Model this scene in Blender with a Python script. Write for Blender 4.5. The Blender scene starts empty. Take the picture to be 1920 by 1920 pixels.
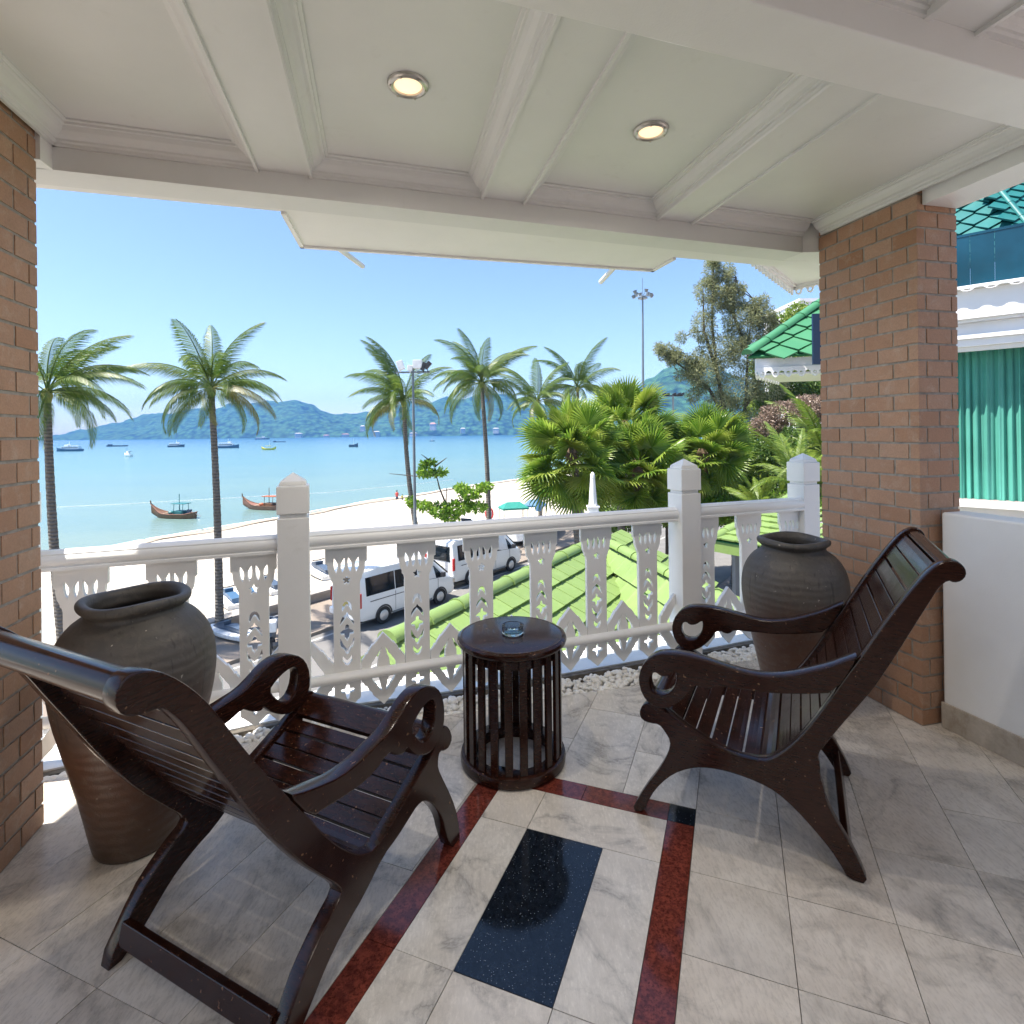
import bpy, bmesh, math, random
import numpy as np
from mathutils import Vector, Matrix, noise
from math import sin, cos, pi, radians
random.seed(4)
rnd = random.Random(7)
S = bpy.context.scene
COL = S.collection

# ------------------------------------------------------------------ camera, sky, sun, exposure
F, CX, CY, H, RO = 1020.0, 960.0, 811.5, 1.45, 0.012      # survey of the photograph (1920 px wide)
cam_d = bpy.data.cameras.new('camera')
cam = bpy.data.objects.new('camera', cam_d)
COL.objects.link(cam)
S.camera = cam
cam_d.sensor_width = 36.0
cam_d.lens = 36.0 * F / 1920.0
cam_d.shift_y = -(960.0 - CY) / 1920.0
cam_d.clip_start = 0.05
cam_d.clip_end = 30000
cam.matrix_world = Matrix.Translation((0, 0, H)) @ Matrix.Rotation(pi / 2, 4, 'X') @ Matrix.Rotation(-RO, 4, 'Z')

SUN = Vector((-0.46, -0.08, 1.0)).normalized()             # towards the sun
W = bpy.data.worlds.new('World')
S.world = W
W.use_nodes = True
wn = W.node_tree.nodes
wl = W.node_tree.links
sky = wn.new('ShaderNodeTexSky')
sky.sky_type = 'NISHITA'
sky.sun_disc = False
sky.sun_elevation = math.asin(SUN.z)
sky.sun_rotation = math.atan2(SUN.x, SUN.y)
sky.altitude = 0
sky.air_density = 1.0
sky.dust_density = 0.5
sky.ozone_density = 3.0
wn['Background'].inputs['Strength'].default_value = 0.10
wl.new(sky.outputs[0], wn['Background'].inputs['Color'])
sun_d = bpy.data.lights.new('sun', 'SUN')
sun_d.energy = 5.0
sun_d.angle = radians(0.5)
sun_d.color = (1.0, 0.93, 0.83)
sun = bpy.data.objects.new('sun', sun_d)
COL.objects.link(sun)
sun.rotation_euler = SUN.to_track_quat('Z', 'Y').to_euler()
S.view_settings.view_transform = 'Standard'
S.view_settings.look = 'None'
S.view_settings.gamma = 1
S.view_settings.use_curve_mapping = False
S.view_settings.exposure = 1.32
S.cycles.max_bounces = 8
S.cycles.diffuse_bounces = 5
S.cycles.glossy_bounces = 3
S.cycles.transparent_max_bounces = 12
S.cycles.caustics_reflective = False
S.cycles.caustics_refractive = False

# ------------------------------------------------------------------ survey helpers (pixel of the photo -> point on a plane of the place)
def ray(px, py):
    u = px - CX; v = py - CY
    return ((u * cos(RO) - v * sin(RO)) / F, 1.0, -(u * sin(RO) + v * cos(RO)) / F)
def at(px, py, z):
    r = ray(px, py); t = (z - H) / r[2]
    return Vector((r[0] * t, t, z))
def aty(px, py, y):
    r = ray(px, py)
    return Vector((r[0] * y, y, H + r[2] * y))

# ------------------------------------------------------------------ mesh building
class MB:
    def __init__(s): s.v = []; s.f = []
    def add(s, vs, fs):
        n = len(s.v); s.v += [tuple(v) for v in vs]; s.f += [tuple(i + n for i in f) for f in fs]
        return s
    def hexa(s, b, t):
        """prism between bottom ring b and top ring t (same count)"""
        n = len(b)
        return s.add(list(b) + list(t), [tuple(range(n))[::-1], tuple(range(n, 2 * n))] + [(i, (i + 1) % n, n + (i + 1) % n, n + i) for i in range(n)])
    def box(s, x0, x1, y0, y1, z0, z1):
        return s.hexa([(x0, y0, z0), (x1, y0, z0), (x1, y1, z0), (x0, y1, z0)], [(x0, y0, z1), (x1, y0, z1), (x1, y1, z1), (x0, y1, z1)])
    def obox(s, c, ax, ay, az):
        c = Vector(c); ax = Vector(ax); ay = Vector(ay); az = Vector(az)
        return s.hexa([c - ax - ay - az, c + ax - ay - az, c + ax + ay - az, c - ax + ay - az], [c - ax - ay + az, c + ax - ay + az, c + ax + ay + az, c - ax + ay + az])
    def wall(s, p, q, z0, z1, t):
        """wall from plan point p to q, its body on the left hand side (t>0) of p->q"""
        d = Vector((q[0] - p[0], q[1] - p[1])).normalized(); n = Vector((-d.y, d.x)) * t
        a = [(p[0], p[1]), (q[0], q[1]), (q[0] + n.x, q[1] + n.y), (p[0] + n.x, p[1] + n.y)]
        return s.hexa([(x, y, z0) for x, y in a], [(x, y, z1) for x, y in a])
    def tube(s, pts, r, n=8, caps=True):
        pts = [Vector(p) for p in pts]; k = len(pts)
        rr = list(r) if hasattr(r, '__len__') else [r] * k
        rings = []
        up = None
        for i, p in enumerate(pts):
            d = (pts[min(i + 1, k - 1)] - pts[max(i - 1, 0)]).normalized()
            if up is None: up = Vector((0, 0, 1)) if abs(d.z) < .9 else Vector((1, 0, 0))
            a = d.cross(up).normalized(); b = d.cross(a).normalized(); up = a.cross(d).normalized()
            rings.append([p + a * cos(2 * pi * j / n) * rr[i] + b * sin(2 * pi * j / n) * rr[i] for j in range(n)])
        vs = [v for g in rings for v in g]; fs = []
        for i in range(k - 1):
            for j in range(n): fs.append((i * n + j, i * n + (j + 1) % n, (i + 1) * n + (j + 1) % n, (i + 1) * n + j))
        if caps: fs += [tuple(range(n))[::-1], tuple(range((k - 1) * n, k * n))]
        return s.add(vs, fs)
    def lathe(s, prof, n=32, c=(0, 0, 0), close=False):
        k = len(prof)
        vs = [(c[0] + r * cos(2 * pi * j / n), c[1] + r * sin(2 * pi * j / n), c[2] + z) for r, z in prof for j in range(n)]
        fs = [(i * n + j, i * n + (j + 1) % n, (i + 1) * n + (j + 1) % n, (i + 1) * n + j) for i in range(k - 1) for j in range(n)]
        if close: fs += [((k - 1) * n + j, (k - 1) * n + (j + 1) % n, (j + 1) % n, j) for j in range(n)]
        else: fs += [tuple(range(n))[::-1], tuple(range((k - 1) * n, k * n))]
        return s.add(vs, fs)
    def sweep(s, prof, p, q, up=(0, 0, 1)):
        """profile [(across, height)] swept from p to q"""
        p = Vector(p); q = Vector(q); d = (q - p).normalized(); up = Vector(up); a = d.cross(up).normalized()
        return s.hexa([p + a * x + up * z for x, z in prof], [q + a * x + up * z for x, z in prof])
    def xf(s, m):
        s.v = [tuple(m @ Vector(v)) for v in s.v]; return s
    def mesh(s, name, off=None):
        me = bpy.data.meshes.new(name)
        vs = s.v if off is None else [(v[0] - off[0], v[1] - off[1], v[2] - off[2]) for v in s.v]
        me.from_pydata(vs, [], s.f)
        bm = bmesh.new(); bm.from_mesh(me); bmesh.ops.recalc_face_normals(bm, faces=bm.faces); bm.to_mesh(me); bm.free()
        return me

def wpos(o):
    p = Vector((0, 0, 0))
    while o is not None: p += o.location; o = o.parent
    return p
def smooth(me, ang=40):
    me.polygons.foreach_set('use_smooth', [True] * len(me.polygons))
    try: me.set_sharp_from_angle(angle=radians(ang))
    except Exception: pass
    me.update()
def link(name, me, mat=None, parent=None, sm=False, bev=0, loc=None, rz=0):
    o = bpy.data.objects.new(name, me)
    COL.objects.link(o)
    if mat is not None and len(me.materials) == 0: me.materials.append(mat)
    if parent is not None: o.parent = parent
    if loc is not None: o.location = loc
    if rz: o.rotation_euler.z = rz
    if sm: smooth(me)
    if bev:
        m = o.modifiers.new('bevel', 'BEVEL'); m.width = bev; m.segments = 2; m.limit_method = 'ANGLE'; m.angle_limit = radians(50)
    return o
def part(name, mb, mat, parent, sm=False, bev=0, world=True):
    return link(name, mb.mesh(name, wpos(parent) if world else None), mat, parent, sm, bev)
def tag(o, label=None, cat=None, group=None, kind=None):
    if label: o['label'] = label
    if cat: o['category'] = cat
    if group: o['group'] = group
    if kind: o['kind'] = kind
    return o
def root(name, label, cat, loc=(0, 0, 0), rz=0, group=None):
    o = bpy.data.objects.new(name, None); COL.objects.link(o); o.location = loc; o.rotation_euler.z = rz
    o.empty_display_size = .1
    return tag(o, label, cat, group)
def solo(name, mb, mat, label, cat, group=None, sm=False, bev=0):
    c = Vector((0, 0, 0)) if not mb.v else Vector((sum(v[0] for v in mb.v) / len(mb.v), sum(v[1] for v in mb.v) / len(mb.v), min(v[2] for v in mb.v)))
    return tag(link(name, mb.mesh(name, c), mat, None, sm, bev, loc=c), label, cat, group)
def structure(name, mb, mat, sm=False, parent=None):
    return tag(link(name, mb.mesh(name), mat, parent, sm), kind='structure')

def flat(outline, holes=(), t=.02, bev=.0, res=None):
    """2D outline with holes -> solid plate mesh in XY, thickness t along Z (centred)"""
    cu = bpy.data.curves.new('c', 'CURVE'); cu.dimensions = '2D'; cu.fill_mode = 'BOTH'
    cu.extrude = t / 2 - bev; cu.bevel_depth = bev; cu.bevel_resolution = 1 if bev else 0; cu.offset = -bev
    for L in [outline] + list(holes):
        sp = cu.splines.new('POLY'); sp.points.add(len(L) - 1)
        for p, c in zip(sp.points, L): p.co = (c[0], c[1], 0, 1)
        sp.use_cyclic_u = True
    ob = bpy.data.objects.new('c', cu); COL.objects.link(ob)
    bpy.context.view_layer.update()
    me = bpy.data.meshes.new_from_object(ob.evaluated_get(bpy.context.evaluated_depsgraph_get()))
    bpy.data.objects.remove(ob); bpy.data.curves.remove(cu)
    me.materials.clear()
    return me
def chaikin(L, n=1, closed=True):
    for _ in range(n):
        o = []
        k = len(L)
        for i in range(k if closed else k - 1):
            a = L[i]; b = L[(i + 1) % k]
            o += [(a[0] * .75 + b[0] * .25, a[1] * .75 + b[1] * .25), (a[0] * .25 + b[0] * .75, a[1] * .25 + b[1] * .75)]
        L = o if closed else [L[0]] + o + [L[-1]]
    return L
def leafcloud(rs, centers, n, size, elong=1.6, up=0.3):
    """n small leaf quads scattered in ellipsoids [(c, (rx, ry, rz))]"""
    V = np.zeros((n, 4, 3)); w = np.array([c[1][0] * c[1][1] * c[1][2] for c in centers]) ** .6; w = w / w.sum()
    idx = rs.choice(len(centers), n, p=w)
    C = np.array([c[0] for c in centers])[idx]; R = np.array([c[1] for c in centers])[idx]
    d = rs.normal(size=(n, 3)); d /= np.linalg.norm(d, axis=1)[:, None]
    P = C + d * R * (rs.uniform(.25, 1, n) ** .45)[:, None]
    a = rs.normal(size=(n, 3)) + d * .6; a[:, 2] -= up; a /= np.linalg.norm(a, axis=1)[:, None]
    b = np.cross(a, rs.normal(size=(n, 3))); b /= np.linalg.norm(b, axis=1)[:, None]
    s = size * rs.uniform(.6, 1.3, n)[:, None]
    V[:, 0] = P; V[:, 1] = P + a * s * elong * .5 + b * s * .35; V[:, 2] = P + a * s * elong; V[:, 3] = P + a * s * elong * .5 - b * s * .35
    return V.reshape(-1, 3)
def quads_mesh(name, V, off=(0, 0, 0)):
    V = V - np.array(off); n = len(V) // 4
    me = bpy.data.meshes.new(name)
    me.vertices.add(len(V)); me.vertices.foreach_set('co', V.astype(np.float32).ravel())
    me.loops.add(len(V)); me.loops.foreach_set('vertex_index', np.arange(len(V), dtype=np.int32))
    me.polygons.add(n); me.polygons.foreach_set('loop_start', np.arange(0, len(V), 4, dtype=np.int32))
    me.update(calc_edges=True); me.validate()
    return me

# ------------------------------------------------------------------ materials
class NT:
    def __init__(s, name):
        s.m = bpy.data.materials.new(name); s.m.use_nodes = True; s.t = s.m.node_tree; s.n = s.t.nodes
        s.b = s.n['Principled BSDF']; s._co = {}
    def L(s, a, b): s.t.links.new(a, b)
    def set(s, **k):
        for a, v in k.items(): s.b.inputs[a.replace('_', ' ')].default_value = v
        return s
    def co(s, kind='Object', scale=(1, 1, 1), rand=False):
        tc = s.n.new('ShaderNodeTexCoord'); o = tc.outputs[kind]
        if rand:
            oi = s.n.new('ShaderNodeObjectInfo'); vm = s.n.new('ShaderNodeVectorMath'); vm.operation = 'MULTIPLY_ADD'
            cb = s.n.new('ShaderNodeCombineXYZ'); s.L(oi.outputs['Random'], cb.inputs[0]); s.L(oi.outputs['Random'], cb.inputs[1]); s.L(oi.outputs['Random'], cb.inputs[2])
            s.L(cb.outputs[0], vm.inputs[0]); vm.inputs[1].default_value = (37, 91, 53); s.L(o, vm.inputs[2]); o = vm.outputs[0]
        mp = s.n.new('ShaderNodeMapping'); s.L(o, mp.inputs[0]); mp.inputs['Scale'].default_value = scale
        return mp.outputs[0]
    def noise(s, co, scale, detail=4, rough=.55, dist=0):
        x = s.n.new('ShaderNodeTexNoise'); s.L(co, x.inputs['Vector']); x.inputs['Scale'].default_value = scale
        x.inputs['Detail'].default_value = detail; x.inputs['Roughness'].default_value = rough; x.inputs['Distortion'].default_value = dist
        return x.outputs[0]
    def vor(s, co, scale, feat='F1', out='Distance', rand=1):
        x = s.n.new('ShaderNodeTexVoronoi'); x.feature = feat; s.L(co, x.inputs['Vector']); x.inputs['Scale'].default_value = scale; x.inputs['Randomness'].default_value = rand
        return x.outputs[out]
    def ramp(s, f, stops, ip='LINEAR'):
        x = s.n.new('ShaderNodeValToRGB'); x.color_ramp.interpolation = ip
        e = x.color_ramp.elements
        while len(e) > 1: e.remove(e[0])
        for i, (p, c) in enumerate(stops):
            el = e[0] if i == 0 else e.new(p)
            el.position = p; el.color = (c, c, c, 1) if not hasattr(c, '__len__') else (*c, 1)
        s.L(f, x.inputs[0]); return x.outputs[0]
    def mix(s, f, a, b, mode='MIX'):
        x = s.n.new('ShaderNodeMix'); x.data_type = 'RGBA'; x.blend_type = mode
        for sock, v in ((x.inputs[0], f), (x.inputs[6], a), (x.inputs[7], b)):
            if hasattr(v, 'is_linked'): s.L(v, sock)
            else: sock.default_value = v if not hasattr(v, '__len__') else (*v, 1)[:4]
        return x.outputs[2]
    def math(s, op, a, b=0.0, c=None):
        x = s.n.new('ShaderNodeMath'); x.operation = op
        for i, v in enumerate((a, b) if c is None else (a, b, c)):
            if hasattr(v, 'is_linked'): s.L(v, x.inputs[i])
            else: x.inputs[i].default_value = v
        return x.outputs[0]
    def rand(s):
        return s.n.new('ShaderNodeObjectInfo').outputs['Random']
    def color(s, c):
        s.L(c, s.b.inputs['Base Color']); return s
    def rough(s, c):
        s.L(c, s.b.inputs['Roughness']); return s
    def bump(s, h, strength=.3, dist=.01):
        x = s.n.new('ShaderNodeBump'); s.L(h, x.inputs['Height']); x.inputs['Strength'].default_value = strength; x.inputs['Distance'].default_value = dist
        s.L(x.outputs[0], s.b.inputs['Normal']); return s

M = {}
def simple(name, c, rough=.5, metal=0, var=.12, scale=6, **k):
    t = NT(name); t.set(Roughness=rough, Metallic=metal, **k)
    co = t.co('Object'); n = t.noise(co, scale)
    lo = tuple(x * (1 - var) for x in c); hi = tuple(min(1, x * (1 + var)) for x in c)
    t.color(t.ramp(n, [(.3, lo), (.7, hi)]))
    M[name] = t.m; return t
def paint(name, c, dirt=.5, bumps=.25):
    t = NT(name); co = t.co('Object')
    n1 = t.noise(co, 2.2, 5, .6); n2 = t.noise(co, 24, 4, .6); n3 = t.noise(co, 160, 2)
    a = t.ramp(n1, [(.3, tuple(x * .93 for x in c)), (.7, c)])
    g = t.mix(t.ramp(t.noise(co, 5, 8, .72, .6), [(.60, 0), (.74, dirt)]), a, tuple(x * f for x, f in zip(c, (.74, .72, .68))))
    t.color(g); t.set(Roughness=.42); t.bump(t.mix(.5, n2, n3), bumps, .004); M[name] = t.m
paint('white_paint', (.85, .845, .83), .35, .25)
paint('ceiling_paint', (.755, .755, .745), .35, .15)
paint('render_white', (.82, .82, .82), .15, .2)
paint('cornice_white', (.86, .86, .88), .2, .1)

t = NT('brick'); co = t.co('Object', rand=True); r = t.rand()
base = t.ramp(r, [(0, (.40, .21, .12)), (.3, (.46, .265, .165)), (.6, (.42, .24, .15)), (.85, (.49, .30, .20)), (1, (.35, .17, .085))])
n = t.noise(co, 9, 6, .65); ef = t.noise(co, 14, 7, .7, .4); gr = t.noise(co, 130, 3)
c = t.mix(t.ramp(n, [(.35, .0), (.7, .4)]), base, (.34, .20, .125))
c = t.mix(t.ramp(ef, [(.53, 0), (.68, .5)]), c, (.50, .37, .28))
c = t.mix(t.ramp(gr, [(.3, .25), (.6, 0)]), c, (.18, .10, .065))
t.color(c); t.set(Roughness=.7); t.bump(t.mix(.5, gr, t.noise(co, 45, 5)), .5, .003); M['brick'] = t.m
simple('mortar', (.31, .28, .245), .9, var=.25, scale=30)

def marble(name, a, b, vein, rough=.22, sc=1.0):
    t = NT(name); co = t.co('Object', rand=True)
    cloud = t.noise(co, 4.5 * sc, 9, .66, .2); fine = t.noise(t.co('Object', (1.6, .45, 1), rand=True), 75, 5, .7, .2)
    warp = t.noise(co, 2.4 * sc, 8, .62, .7)
    v = t.math('ABSOLUTE', t.math('SUBTRACT', warp, .5)); v = t.ramp(v, [(.0, 1), (.012, .55), (.05, 0)])
    v2 = t.math('ABSOLUTE', t.math('SUBTRACT', t.noise(co, 6 * sc, 9, .68, .4), .5)); v2 = t.ramp(v2, [(0, .3), (.02, .08), (.06, 0)])
    c = t.mix(t.ramp(cloud, [(.36, 0), (.66, 1)]), a, b)
    c = t.mix(t.ramp(fine, [(.42, .3), (.6, 0)]), c, tuple(x * .78 for x in a))
    c = t.mix(t.math('MULTIPLY', v, t.ramp(cloud, [(.4, .75), (.62, .05)])), c, vein); c = t.mix(t.math('MULTIPLY', v2, .6), c, vein)
    tint = t.ramp(t.rand(), [(0, (.90, .89, .87)), (.5, (1, 1, 1)), (1, (.93, .90, .86))])
    c = t.mix(1.0, c, tint, 'MULTIPLY')
    t.color(c); t.set(Roughness=rough); t.rough(t.ramp(fine, [(.3, rough), (.7, rough + .14)])); t.bump(fine, .12, .002); M[name] = t.m
marble('marble', (.60, .545, .48), (.74, .69, .62), (.27, .25, .225), .22)
marble('marble_light', (.65, .61, .555), (.80, .765, .71), (.24, .23, .22), .16)
marble('marble_skirt', (.40, .35, .295), (.55, .49, .42), (.28, .22, .16), .3)
def granite(name, a, b, fleck, rough=.1, th=.12):
    t = NT(name); co = t.co('Object', rand=True)
    n = t.noise(co, 120, 4, .7); n2 = t.noise(co, 45, 5, .7); c = t.mix(t.ramp(n2, [(.4, 0), (.58, 1)]), a, b)
    c = t.mix(t.ramp(n, [(.38, .8), (.5, 0)]), c, tuple(x * .25 for x in a))
    fl = t.vor(co, 120); c = t.mix(t.ramp(fl, [(th * .6, 1), (th, 0)]), c, fleck)
    t.color(c); t.set(Roughness=rough); M[name] = t.m
granite('red_granite', (.22, .050, .032), (.11, .025, .018), (.30, .09, .055), .12, .1)
granite('black_granite', (.006, .009, .014), (.012, .018, .028), (.40, .45, .5), .09, .13)

t = NT('dark_wood'); co = t.co('Object', (1, 1, 1)); g = t.noise(t.co('Object', (3, 3, 22)), 9, 5, .6, .3); n = t.noise(co, 3, 4)
c = t.mix(t.ramp(g, [(.35, 0), (.7, 1)]), (.013, .0042, .0026), (.038, .0120, .0068))
c = t.mix(t.ramp(n, [(.5, 0), (.8, .5)]), c, (.045, .016, .009))
c = t.mix(t.ramp(t.noise(co, 75, 3, .5), [(.69, 0), (.71, .8)]), c, (.22, .12, .065))
t.color(c); t.rough(t.ramp(t.noise(co, 7, 6, .65), [(.3, .13), (.75, .27)])); t.set(Specular_IOR_Level=.36)
t.bump(g, .05, .001); M['dark_wood'] = t.m

t = NT('jar_glaze'); co = t.co('Object'); sep = t.n.new('ShaderNodeSeparateXYZ'); t.L(co, sep.inputs[0]); z = sep.outputs[2]
runs = t.noise(t.co('Object', (9, 9, .8)), 2.2, 5, .6); zz = t.math('ADD', z, t.math('MULTIPLY', t.math('SUBTRACT', runs, .5), .22))
body = t.ramp(zz, [(.0, (.060, .034, .022)), (.22, (.088, .040, .022)), (.40, (.105, .044, .024)), (.52, (.088, .052, .038)), (.62, (.088, .072, .060)), (.8, (.062, .055, .048))])
ash = t.noise(co, 22, 8, .75, .8); body = t.mix(t.ramp(ash, [(.50, 0), (.72, .38)]), body, (.17, .14, .112))
dr = t.noise(t.co('Object', (26, 26, 1.3)), 2, 3, .5); body = t.mix(t.math('MULTIPLY', t.ramp(dr, [(.62, 0), (.68, .6)]), t.ramp(z, [(.35, 0), (.45, 1)])), body, (.03, .022, .018))
body = t.mix(t.ramp(t.noise(co, 55, 3, .4), [(.74, 0), (.76, .8)]), body, (.45, .4, .34))
t.color(body); t.rough(t.ramp(z, [(.35, .30), (.62, .55)])); wv = t.n.new('ShaderNodeTexWave'); wv.bands_direction = 'Z'; t.L(co, wv.inputs[0]); wv.inputs['Scale'].default_value = 9; wv.inputs['Distortion'].default_value = 3; wv.inputs['Detail'].default_value = 3
t.bump(t.mix(.35, ash, wv.outputs[0]), .55, .006); M['jar_glaze'] = t.m

simple('pebble', (.80, .78, .74), .55, var=.14, scale=5)
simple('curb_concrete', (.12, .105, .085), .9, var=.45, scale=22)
simple('slab_white', (.74, .74, .74), .6, var=.06, scale=3)
t = NT('glass'); t.set(Base_Color=(.86, .97, .98, 1), Roughness=.02, Transmission_Weight=1.0, IOR=1.45); M['glass'] = t.m
t = NT('lamp_glow'); t.set(Base_Color=(1, .85, .6, 1), Emission_Color=(1, .68, .42, 1), Emission_Strength=.5, Roughness=.3); M['lamp_glow'] = t.m
simple('steel', (.55, .53, .49), .35, 1, .15, 20)
simple('grey_metal', (.17, .20, .23), .4, .3, .1, 3)
simple('lamp_black', (.03, .03, .035), .45, 0)
simple('lamp_white', (.75, .76, .78), .4, 0)
def rooftile(name, c, d):
    t = NT(name); co = t.co('Object', rand=True); n = t.noise(co, 4, 5)
    a = t.mix(t.rand(), tuple(x * .84 for x in c), c); a = t.mix(t.ramp(n, [(.45, 0), (.8, .45)]), a, d)
    a = t.mix(t.ramp(t.noise(co, 11, 7, .7), [(.55, 0), (.78, .3)]), a, tuple(x * .5 for x in c))
    t.color(a); t.set(Roughness=.45); t.bump(t.noise(co, 30, 4), .25, .006); M[name] = t.m
rooftile('lime_tile', (.19, .285, .085), (.24, .33, .12))
rooftile('green_tile', (.05, .21, .10), (.08, .24, .12))
rooftile('teal_tile', (.012, .15, .15), (.06, .20, .18))
simple('tile_bed', (.02, .15, .06), .8)
simple('teal_bed', (.0, .10, .10), .8)
simple('curtain', (.075, .32, .26), .75, 0, .10, 3)
simple('dark_teal_glass', (.006, .045, .075), .12, 0, .55, 1.2)
simple('navy', (.004, .02, .06), .35)
simple('van_white', (.80, .81, .82), .22, 0, .02, 2, Coat_Weight=.6)
simple('tyre', (.02, .02, .021), .8)
simple('car_glass', (.01, .014, .017), .05)
simple('tail_red', (.5, .01, .012), .2)
simple('plate_yellow', (.55, .42, .12), .5)
simple('hubcap', (.55, .56, .58), .3, .7)
simple('asphalt', (.165, .16, .155), .85, 0, .12, 1.2)
simple('pavement', (.24, .20, .165), .85, 0, .10, .9)
simple('line_white', (.42, .41, .39), .7, 0, .1, 3)
simple('sea_wall', (.33, .30, .27), .8, 0, .1, 3)
t = NT('sand'); co = t.co('Object'); c = t.ramp(t.noise(co, .35, 7, .6), [(.3, (.42, .375, .315)), (.7, (.54, .495, .425))]); t.color(c); t.set(Roughness=.95); t.bump(t.noise(co, 3, 8, .7), .7, .12); M['sand'] = t.m
simple('wet_sand', (.42, .33, .22), .35, 0, .1, .3)
t = NT('plaza'); co = t.co('Object'); c = t.ramp(t.noise(co, 9, 6, .7), [(.35, (.22, .175, .155)), (.65, (.34, .28, .25))]); t.color(c); t.set(Roughness=.9); M['plaza'] = t.m

def leafmat(name, a, b, trans=.35, rough=.45):
    t = NT(name); co = t.co('Object', rand=True); g = t.n.new('ShaderNodeNewGeometry')
    c = t.mix(t.ramp(g.outputs['Random Per Island'], [(0, 0), (1, 1)]), a, b); c = t.mix(t.math('MULTIPLY', t.rand(), .35), c, tuple(x * .7 for x in a))
    t.color(c); t.set(Roughness=rough); tr = t.n.new('ShaderNodeBsdfTranslucent'); t.L(c, tr.inputs[0])
    ms = t.n.new('ShaderNodeMixShader'); ms.inputs[0].default_value = trans; t.L(t.b.outputs[0], ms.inputs[1]); t.L(tr.outputs[0], ms.inputs[2]); t.L(ms.outputs[0], t.n['Material Output'].inputs[0]); M[name] = t.m
leafmat('coco_leaf', (.05, .115, .015), (.19, .26, .045), .4)
leafmat('coco_leaf_dry', (.14, .15, .04), (.27, .27, .09), .35)
leafmat('fan_leaf', (.10, .22, .02), (.36, .48, .08), .5, .36)
leafmat('fan_leaf_yellow', (.20, .30, .03), (.36, .42, .08), .4)
leafmat('bright_leaf', (.12, .27, .02), (.28, .42, .05), .45)
leafmat('feathery_leaf', (.20, .24, .11), (.42, .42, .24), .5, .7)
leafmat('bush_leaf', (.05, .12, .02), (.18, .27, .05), .35)
leafmat('dry_bush_leaf', (.20, .14, .10), (.34, .25, .20), .3)
leafmat('areca_leaf', (.10, .19, .02), (.28, .36, .06), .4)
t = NT('palm_trunk'); co = t.co('Object'); wv = t.n.new('ShaderNodeTexWave'); wv.bands_direction = 'Z'; t.L(co, wv.inputs[0]); wv.inputs['Scale'].default_value = 2.6; wv.inputs['Distortion'].default_value = 2.5; wv.inputs['Detail'].default_value = 3
c = t.mix(t.ramp(wv.outputs[0], [(.2, 0), (.5, 1)]), (.085, .074, .064), (.15, .135, .118)); c = t.mix(t.ramp(t.noise(co, 12, 5), [(.4, 0), (.7, .5)]), c, (.25, .235, .21)); t.color(c); t.set(Roughness=.9); t.bump(wv.outputs[0], .6, .04); M['palm_trunk'] = t.m
simple('bark', (.075, .058, .045), .9, 0, .4, 14)
simple('fibre', (.10, .065, .035), .9, 0, .4, 20)
simple('palm_stem', (.30, .30, .08), .6, 0, .2, 4)
t = NT('hill_forest'); co = t.co('Object'); v = t.vor(co, .05); n = t.noise(co, .012, 8, .65)
c = t.mix(t.ramp(v, [(.15, 0), (.8, 1)]), (.06, .15, .07), (.006, .022, .02)); c = t.mix(t.ramp(n, [(.45, 0), (.75, .6)]), c, (.08, .15, .06)); t.color(c); t.set(Roughness=.95, Specular_IOR_Level=.1); M['hill_forest'] = t.m
t = NT('water'); geo = t.n.new('ShaderNodeNewGeometry'); sp = t.n.new('ShaderNodeSeparateXYZ'); t.L(geo.outputs['Position'], sp.inputs[0])
co = t.co('Object'); dd = t.math('ADD', t.math('MULTIPLY', sp.outputs[1], .8), t.math('MULTIPLY', sp.outputs[0], -.6))
dd = t.math('ADD', dd, t.math('MULTIPLY', t.noise(co, .02, 4), 40))
c = t.ramp(t.math('MULTIPLY', dd, .001), [(.05, (.20, .235, .18)), (.09, (.15, .23, .205)), (.22, (.10, .205, .215)), (.6, (.055, .15, .20)), (1, (.03, .11, .19))])
c = t.mix(t.ramp(t.noise(t.co('Object', (1, 2.2, 1)), .03, 5, .6), [(.4, 0), (.75, .35)]), c, (.065, .155, .21))
t.color(c); t.set(Roughness=.22, IOR=1.33, Specular_IOR_Level=.35)
wb = t.mix(.4, t.noise(t.co('Object', (.6, 1.6, 1)), .9, 5, .6, .4), t.noise(t.co('Object', (.5, 2, 1)), 4, 3, .6))
t.bump(wb, .35, .25); M['water'] = t.m
simple('foam', (.82, .84, .82), .8, 0, .08, 1)
simple('hull_wood', (.15, .075, .035), .5, 0, .3, 3)
simple('hull_pink', (.26, .12, .08), .5, 0, .2, 3)
simple('deck_tan', (.40, .32, .2), .6, 0, .2, 3)
simple('teal_paint', (.02, .15, .16), .5, 0, .2, 3)
simple('orange_tarp', (.35, .09, .03), .6)
simple('boat_white', (.78, .80, .82), .4)
simple('boat_dark', (.06, .09, .14), .5)
simple('boat_blue', (.05, .12, .22), .5)
simple('boat_yellow', (.75, .62, .04), .4)
simple('canopy_teal', (.02, .22, .18), .6)
simple('canopy_blue', (.06, .16, .30), .6)
simple('ring_red', (.6, .03, .03), .4)
simple('skin', (.42, .24, .16), .6)
simple('dark_cloth', (.03, .04, .07), .8)
simple('red_cloth', (.5, .06, .05), .8)
simple('yellow_cloth', (.5, .45, .1), .8)
simple('villa_wall', (.5, .46, .42), .7)
simple('villa_roof', (.45, .22, .15), .7)

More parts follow.
